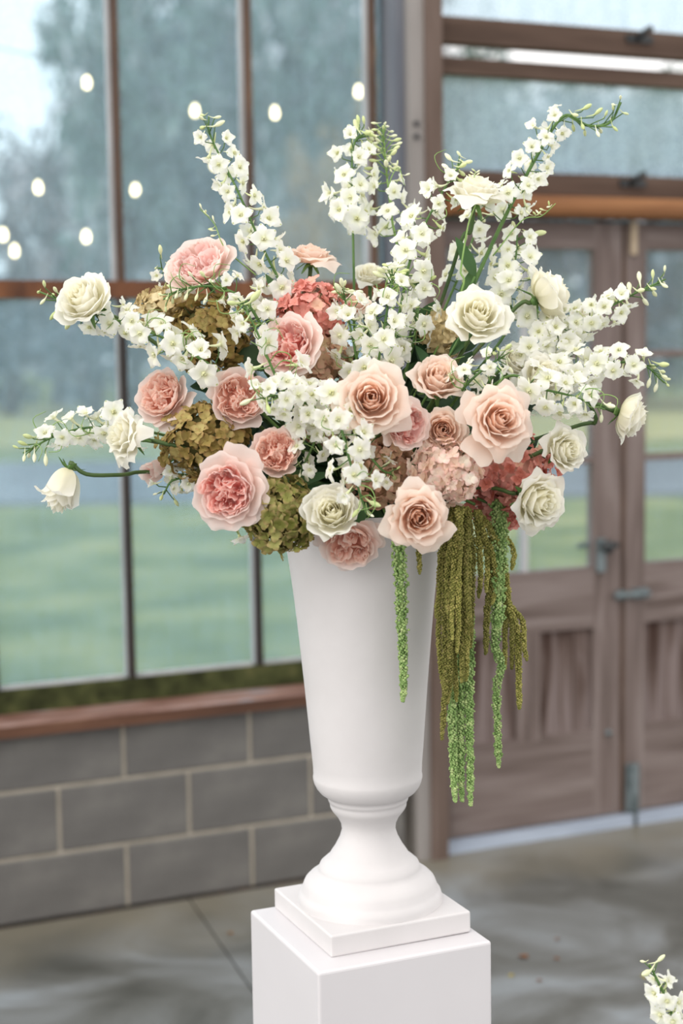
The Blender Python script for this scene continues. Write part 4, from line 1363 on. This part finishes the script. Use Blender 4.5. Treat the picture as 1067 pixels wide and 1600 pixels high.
def hydrangea(label, mat, px, py, off, rx, ry, n, seed, size=.0128, face=(0, .1, 1), count=110, via=()):
    if mat not in HYD:
        HYD[mat] = [hyd_floret(k).mesh('floret', mat) for k in range(6)]
    r = random.Random(seed)
    d = D0 - off
    nv = camvec(face)
    cen = W3(px, py, off)
    sx, sy = rx * d / F_PX, ry * d / F_PX
    sz = (sx + sy) / 2 * .85
    head = cen - nv * sz * .9
    path, foot = stem_path(head, nv, via)
    root = tag(empty('hydrangea', foot), label, 'hydrangea', 'hydrangea heads')
    mb = MB()
    c = catmull(path, 22)
    mb.tube(c - foot, .0034, 7)
    gold = 2.39996
    count = round(count * 1.28)
    for i in range(count):
        z = 1 - 1.62 * (i + .5) / count
        q = math.sqrt(max(0, 1 - z * z))
        a = i * gold + r.uniform(-.25, .25)
        l = np.array([q * math.cos(a), q * math.sin(a), z])
        dirv = unit(RT * l[0] / sx + UP * l[1] / sy + TO_CAM * l[2] / sz)
        k = r.uniform(.76, 1.08)
        p = cen + (RT * l[0] * sx + UP * l[1] * sy + TO_CAM * l[2] * sz) * k
        nn = unit(dirv + np.array([r.uniform(-.75, .75) for _ in range(3)]))
        B = basis(nn, UP)
        rl = r.random() * 6.28
        cs, sn = math.cos(rl), math.sin(rl)
        B = B @ np.array([[cs, -sn, 0], [sn, cs, 0], [0, 0, 1]])
        place('floret', HYD[mat][r.randrange(6)], root, p - foot, quat(B), size * r.uniform(.8, 1.15))
        if i % 3 == 0:
            mb.tube(np.array([head, (head + p) / 2 + dirv * .004, p - nn * .002]) - foot, [.0016, .0011, .0008], 4)
    mb.build('stem', 'stem_dark', root)
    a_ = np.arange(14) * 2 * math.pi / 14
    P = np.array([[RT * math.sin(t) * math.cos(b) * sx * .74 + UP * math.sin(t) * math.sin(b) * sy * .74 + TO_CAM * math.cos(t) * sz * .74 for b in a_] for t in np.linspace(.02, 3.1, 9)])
    MB().grid(P + (cen - foot), None, True).build('filler_core', 'hyd_gap_shade' if mat in ('hyd_gold', 'hyd_green') else mat, root)  # added filler ball; gold and green heads get shade as its dark colour
    return root


hydrangea('antique gold hydrangea head below the pale pink garden rose', 'hyd_gold', 328, 522, .06, 62, 56, (0, 0, 1), 1, count=120, face=(-.1, .2, 1))
hydrangea('pale tan hydrangea head peeking out beyond the antique gold one', 'hyd_tan', 258, 482, .03, 44, 30, (0, 0, 1), 2, count=60, face=(-.2, .4, .9))
hydrangea('olive gold hydrangea head above the large coral-hearted rose', 'hyd_gold', 322, 690, .13, 68, 58, (0, 0, 1), 3, count=130, face=(-.1, 0, 1))
hydrangea('green hydrangea head hanging over the vase rim', 'hyd_green', 440, 806, .22, 54, 56, (0, 0, 1), 4, count=110, face=(-.1, -.2, 1))
hydrangea('coral hydrangea head behind the bright-hearted pink rose', 'hyd_coral', 485, 492, .07, 54, 50, (0, 0, 1), 5, count=105, face=(0, .3, 1))
hydrangea('rusty brown hydrangea head under the upper coral one', 'hyd_brown', 500, 566, .08, 46, 50, (0, 0, 1), 6, count=80)
hydrangea('cream and pink hydrangea head above the pointed blush rose', 'hyd_pink', 695, 735, .21, 52, 50, (0, 0, 1), 7, count=105, face=(.1, 0, 1))
hydrangea('coral red hydrangea head low beside the white roses', 'hyd_coral', 800, 738, .10, 66, 56, (0, 0, 1), 8, count=115, face=(.2, 0, 1))
hydrangea('brownish pink hydrangea head in the middle under the rosy garden rose', 'hyd_brown', 600, 738, .15, 60, 48, (0, 0, 1), 9, count=95)
hydrangea('dusky hydrangea head deep between the front delphiniums', 'hyd_brown', 505, 645, .09, 44, 46, (0, 0, 1), 10, count=70)
hydrangea('pale green hydrangea head behind the large open white rose', 'hyd_tan', 690, 522, .05, 34, 34, (0, 0, 1), 11, count=50)
hydrangea('dark coral hydrangea head low behind the pointed white rose', 'hyd_coral', 778, 790, .06, 44, 34, (0, 0, 1), 12, count=60, face=(.2, -.3, 1))

# ------------------------------------------------------------------ hanging amaranth
ico_v = None


def blob():
    t = (1 + 5 ** .5) / 2
    v = np.array([(-1, t, 0), (1, t, 0), (-1, -t, 0), (1, -t, 0), (0, -1, t), (0, 1, t), (0, -1, -t), (0, 1, -t), (t, 0, -1), (t, 0, 1), (-t, 0, -1), (-t, 0, 1)], float)
    v /= np.linalg.norm(v[0])
    f = [(0, 11, 5), (0, 5, 1), (0, 1, 7), (0, 7, 10), (0, 10, 11), (1, 5, 9), (5, 11, 4), (11, 10, 2), (10, 7, 6), (7, 1, 8), (3, 9, 4), (3, 4, 2), (3, 2, 6), (3, 6, 8), (3, 8, 9), (4, 9, 5), (2, 4, 11), (6, 2, 10), (8, 6, 7), (9, 8, 1)]
    return v, f


IV, IF = blob()


def tassel(pts, w0, w1, mat, root, foot, seed, clump=0.0, dens=1.0):
    r = np.random.default_rng(seed)
    C = [W3(*p) for p in pts]
    c = catmull(C, 40)
    L = np.concatenate([[0], np.cumsum(np.linalg.norm(np.diff(c, axis=0), axis=1))])
    tot = L[-1]
    mpp = (D0 - pts[0][2]) / F_PX
    bead = .0021 if clump == 0 else .0023
    V, Fc, n0 = [], [], 0
    mean = (w0 + w1) / 2 * mpp / 2
    n = int(dens * tot * mean * 6.28 / (bead * bead * 3.8))
    ph = r.random() * 6
    for i in range(n):
        s = (i + r.random()) / n
        x = s * tot
        p = np.array([np.interp(x, L, c[:, k]) for k in range(3)])
        w = lerp(w0, w1, s ** 1.3) * mpp / 2
        if s > .93:
            w *= max(.25, 1 - (s - .93) * 9)
        if clump:
            w *= 1 + clump * math.sin(x * 420 + ph) * .8 + clump * .5 * math.sin(x * 170 + ph * 2)
        a = i * 2.39996 + r.uniform(-.3, .3)
        rad = RT * math.cos(a) + TO_CAM * math.sin(a)
        q = p + rad * w * r.uniform(.55, 1.05)
        b = bead * r.uniform(.75, 1.3)
        V.append(IV * b + q)
        Fc.extend([(u0 + n0, u1 + n0, u2 + n0) for u0, u1, u2 in IF])
        n0 += 12
    mb = MB()
    mb.add(np.concatenate(V) - foot, Fc)
    m_ = mb.tube(c - foot, np.array([max(.0008, lerp(w0, w1, t) * mpp * .22) for t in np.linspace(0, 1, len(c))]), 6)
    return m_.build('tassel', mat, root)


def amaranth(label, mat, start, strands, seed, clump=0.0):
    st = W3(*start)
    foot = stem_foot()
    root = tag(empty('hanging_amaranth', foot), label, 'amaranth', 'hanging amaranth stems')
    rimp = MOUTH + (st - MOUTH) * .55 + np.array([0, 0, .035])
    c = catmull([foot, MOUTH + np.array([0, 0, .015]), rimp, st], 20)
    MB().tube(c - foot, .0026, 6).build('stem', 'stem', root)
    for k, (pts, w0, w1) in enumerate(strands):
        jt = np.random.default_rng(seed * 70 + k)
        if len(strands) > 4:
            pts = [(a_ + jt.uniform(-2, 2), b_, c_ + jt.uniform(-.012, .012)) for a_, b_, c_ in pts]
            w0, w1 = w0 * .86, w1 * .9
        tassel(pts, w0, w1, mat, root, foot, seed * 50 + k, clump)
    return root


amaranth('single green amaranth strand hanging down the front of the white vase', 'amaranth_green', (618, 842, .22), [([(621, 845, .22), (626, 900, .21), (628, 980, .185), (631, 1060, .165), (629, 1096, .158)], 23, 9)], 1, .18)
amaranth('tiny olive amaranth tip peeking out under the pointed blush rose', 'amaranth_olive', (652, 845, .2), [([(653, 848, .20), (655, 875, .20), (656, 896, .20)], 9, 4)], 2)
olive = [
    ([(700, 796, .17), (690, 850, .17), (688, 940, .16), (686, 1010, .16), (692, 1082, .16)], 12, 5),
    ([(706, 792, .18), (698, 850, .18), (696, 950, .17), (694, 1060, .17), (692, 1156, .17)], 14, 8),
    ([(712, 790, .19), (704, 850, .20), (700, 900, .20), (697, 960, .20)], 13, 6),
    ([(716, 790, .19), (712, 860, .20), (704, 960, .19), (702, 1060, .18), (700, 1100, .18)], 14, 7),
    ([(720, 790, .18), (718, 860, .19), (716, 960, .19), (712, 1020, .19)], 14, 7),
    ([(722, 792, .17), (724, 860, .18), (722, 960, .18), (722, 1066, .18)], 15, 7),
    ([(726, 792, .16), (731, 860, .16), (730, 960, .16), (728, 1064, .17)], 14, 8),
    ([(728, 794, .15), (737, 860, .15), (737, 950, .15), (734, 1012, .15)], 13, 7),
    ([(718, 796, .20), (714, 830, .21), (711, 880, .21), (707, 960, .21), (706, 1000, .21)], 12, 5),
    ([(712, 796, .16), (708, 900, .15), (710, 1000, .15), (715, 1096, .15)], 13, 7),
    ([(730, 796, .17), (727, 850, .18), (728, 900, .19), (733, 960, .19), (736, 990, .19)], 12, 5),
    ([(704, 800, .15), (692, 880, .14), (684, 940, .14), (682, 965, .14)], 10, 5),
    ([(714, 794, .21), (719, 830, .22), (717, 870, .22), (717, 900, .22)], 10, 5),
]
amaranth('thick bunch of olive amaranth tassels hanging beside the vase', 'amaranth_olive', (712, 785, .16), olive, 3)
green3 = [
    ([(708, 830, .13), (708, 980, .13), (706, 1080, .135), (708, 1180, .14), (711, 1252, .14)], 20, 10),
    ([(718, 830, .12), (720, 980, .12), (720, 1100, .125), (720, 1200, .13), (722, 1252, .13)], 17, 9),
    ([(728, 830, .12), (733, 960, .12), (733, 1080, .125), (734, 1180, .13), (735, 1259, .13)], 19, 9),
]
amaranth('three long bright green amaranth strands emerging below the olive bunch', 'amaranth_green', (716, 800, .12), green3, 4, .16)
olive2 = [
    ([(742, 800, .12), (748, 850, .12), (750, 900, .12), (748, 934, .12)], 12, 6),
    ([(744, 800, .12), (760, 850, .12), (766, 900, .12), (762, 960, .12), (761, 1022, .12)], 14, 8),
    ([(746, 798, .12), (756, 840, .12), (760, 880, .12), (758, 925, .12)], 11, 6),
    ([(762, 840, .12), (770, 875, .12), (773, 910, .12), (771, 944, .12)], 11, 5),
    ([(745, 797, .11), (768, 830, .11), (786, 880, .10), (793, 940, .10), (795, 945, .10)], 13, 9),
    ([(780, 870, .10), (790, 930, .10), (790, 990, .10), (790, 1046, .10)], 12, 6),
    ([(785, 900, .09), (796, 955, .09), (800, 980, .09), (799, 1030, .09), (798, 1046, .09)], 11, 5),
    ([(790, 930, .09), (800, 957, .09), (810, 990, .09), (811, 1050, .09), (813, 1108, .09)], 14, 9),
    ([(795, 945, .09), (808, 958, .09), (818, 975, .09), (820, 1010, .09), (822, 1032, .09)], 11, 6),
    ([(768, 820, .09), (790, 838, .09), (801, 860, .09), (801, 890, .09)], 11, 6),
]
amaranth('looser olive amaranth stem with hooked tassels furthest from the vase', 'amaranth_olive', (742, 788, .12), olive2, 5)
amaranth('knobbly bright green amaranth strand among the looser olive tassels', 'amaranth_green', (774, 790, .10), [([(776, 780, .10), (782, 830, .11), (779, 900, .11), (776, 985, .11)], 26, 20), ([(776, 975, .11), (774, 1010, .11), (783, 1040, .11), (776, 1075, .11), (777, 1130, .11), (779, 1199, .11)], 15, 8)], 6, .22)

# ------------------------------------------------------------------ foliage deep in the bouquet
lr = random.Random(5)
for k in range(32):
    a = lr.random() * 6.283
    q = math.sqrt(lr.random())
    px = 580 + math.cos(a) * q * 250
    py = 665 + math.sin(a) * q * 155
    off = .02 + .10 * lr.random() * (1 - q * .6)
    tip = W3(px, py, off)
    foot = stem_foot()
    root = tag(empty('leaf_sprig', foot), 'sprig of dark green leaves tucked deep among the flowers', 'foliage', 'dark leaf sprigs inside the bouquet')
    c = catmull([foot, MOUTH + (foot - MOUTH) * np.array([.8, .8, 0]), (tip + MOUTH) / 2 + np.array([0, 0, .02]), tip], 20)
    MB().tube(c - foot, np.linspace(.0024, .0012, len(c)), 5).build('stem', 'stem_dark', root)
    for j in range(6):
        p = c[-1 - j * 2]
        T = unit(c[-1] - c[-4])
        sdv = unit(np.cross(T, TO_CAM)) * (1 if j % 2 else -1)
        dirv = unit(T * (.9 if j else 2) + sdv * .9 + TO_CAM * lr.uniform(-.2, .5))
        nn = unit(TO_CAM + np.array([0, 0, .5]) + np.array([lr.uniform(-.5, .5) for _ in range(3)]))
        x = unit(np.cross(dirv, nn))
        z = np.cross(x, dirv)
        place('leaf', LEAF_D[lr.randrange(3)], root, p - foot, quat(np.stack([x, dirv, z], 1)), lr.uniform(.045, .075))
# brighter single-leaf stems that show between the flowers
for (px, py, off, dx, dy, s, lab) in [(742, 432, .07, -.2, 1, .07, 'narrow green leaf sprig behind the large open white rose'), (722, 520, .13, .3, 1, .06, 'green leaf sprig under the large open white rose'), (440, 470, .06, -.3, 1, .05, 'green leaf sprig between leaning spike and coral hydrangea'), (420, 745, .18, 1, .1, .06, 'green leaf sprig below the peachy cupped rose'), (575, 780, .16, -.2, -1, .06, 'green leaf sprig beside the creamy rim rose'), (835, 690, .13, -.8, .2, .06, 'green leaf sprig by the large reflexed blush rose'), (655, 470, .05, .3, 1, .06, 'green leaf sprig behind the central delphiniums')]:
    tip = W3(px, py, off)
    foot = stem_foot()
    root = tag(empty('leaf_sprig', foot), lab, 'foliage')
    c = catmull([foot, MOUTH, (tip + MOUTH) / 2, tip], 16)
    MB().tube(c - foot, .002, 5).build('stem', 'stem', root)
    for j in range(4):
        dirv = unit(RT * dx + UP * dy + RT * (.9 if j % 2 else -.9) * (.3 + .3 * j) + TO_CAM * .2)
        nn = unit(TO_CAM + UP * .3)
        x = unit(np.cross(dirv, nn))
        z = np.cross(x, dirv)
        place('leaf', LEAF[j % 3], root, c[-1 - j] - foot, quat(np.stack([x, dirv, z], 1)), (s, s * 1.0, s))

# ------------------------------------------------------------------ fallen leaves on the floor
FLV = leaf_mesh(40, 'dead_leaf', .35, .12, .36)
for i, (px, py, s, rz, lab) in enumerate([(825, 1498, .032, .6, 'largest brown fallen leaf on the floor near the pedestal'), (802, 1524, .018, 2.0, 'small tan fallen leaf closest to the pedestal'), (847, 1534, .016, 1.2, 'small yellow fallen leaf on the floor'), (865, 1499, .018, 4.0, 'small orange fallen leaf past the largest brown one'), (1003, 1525, .020, 3.0, 'dark fallen leaf beside the bottom corner delphinium'), (362, 1461, .022, .3, 'brown fallen leaf at the floor joint'), (348, 1397, .016, 1.0, 'reddish fallen leaf at the foot of the block wall'), (868, 1470, .018, 5.0, 'brown fallen leaf farther back between pedestal and doors')]):
    g = on_ground(px, py)
    o = place('fallen_leaf', FLV, None, (g[0], g[1], .003), Quaternion((0, 0, 1), rz), s)
    tag(o, lab, 'leaf', 'fallen leaves on the floor')
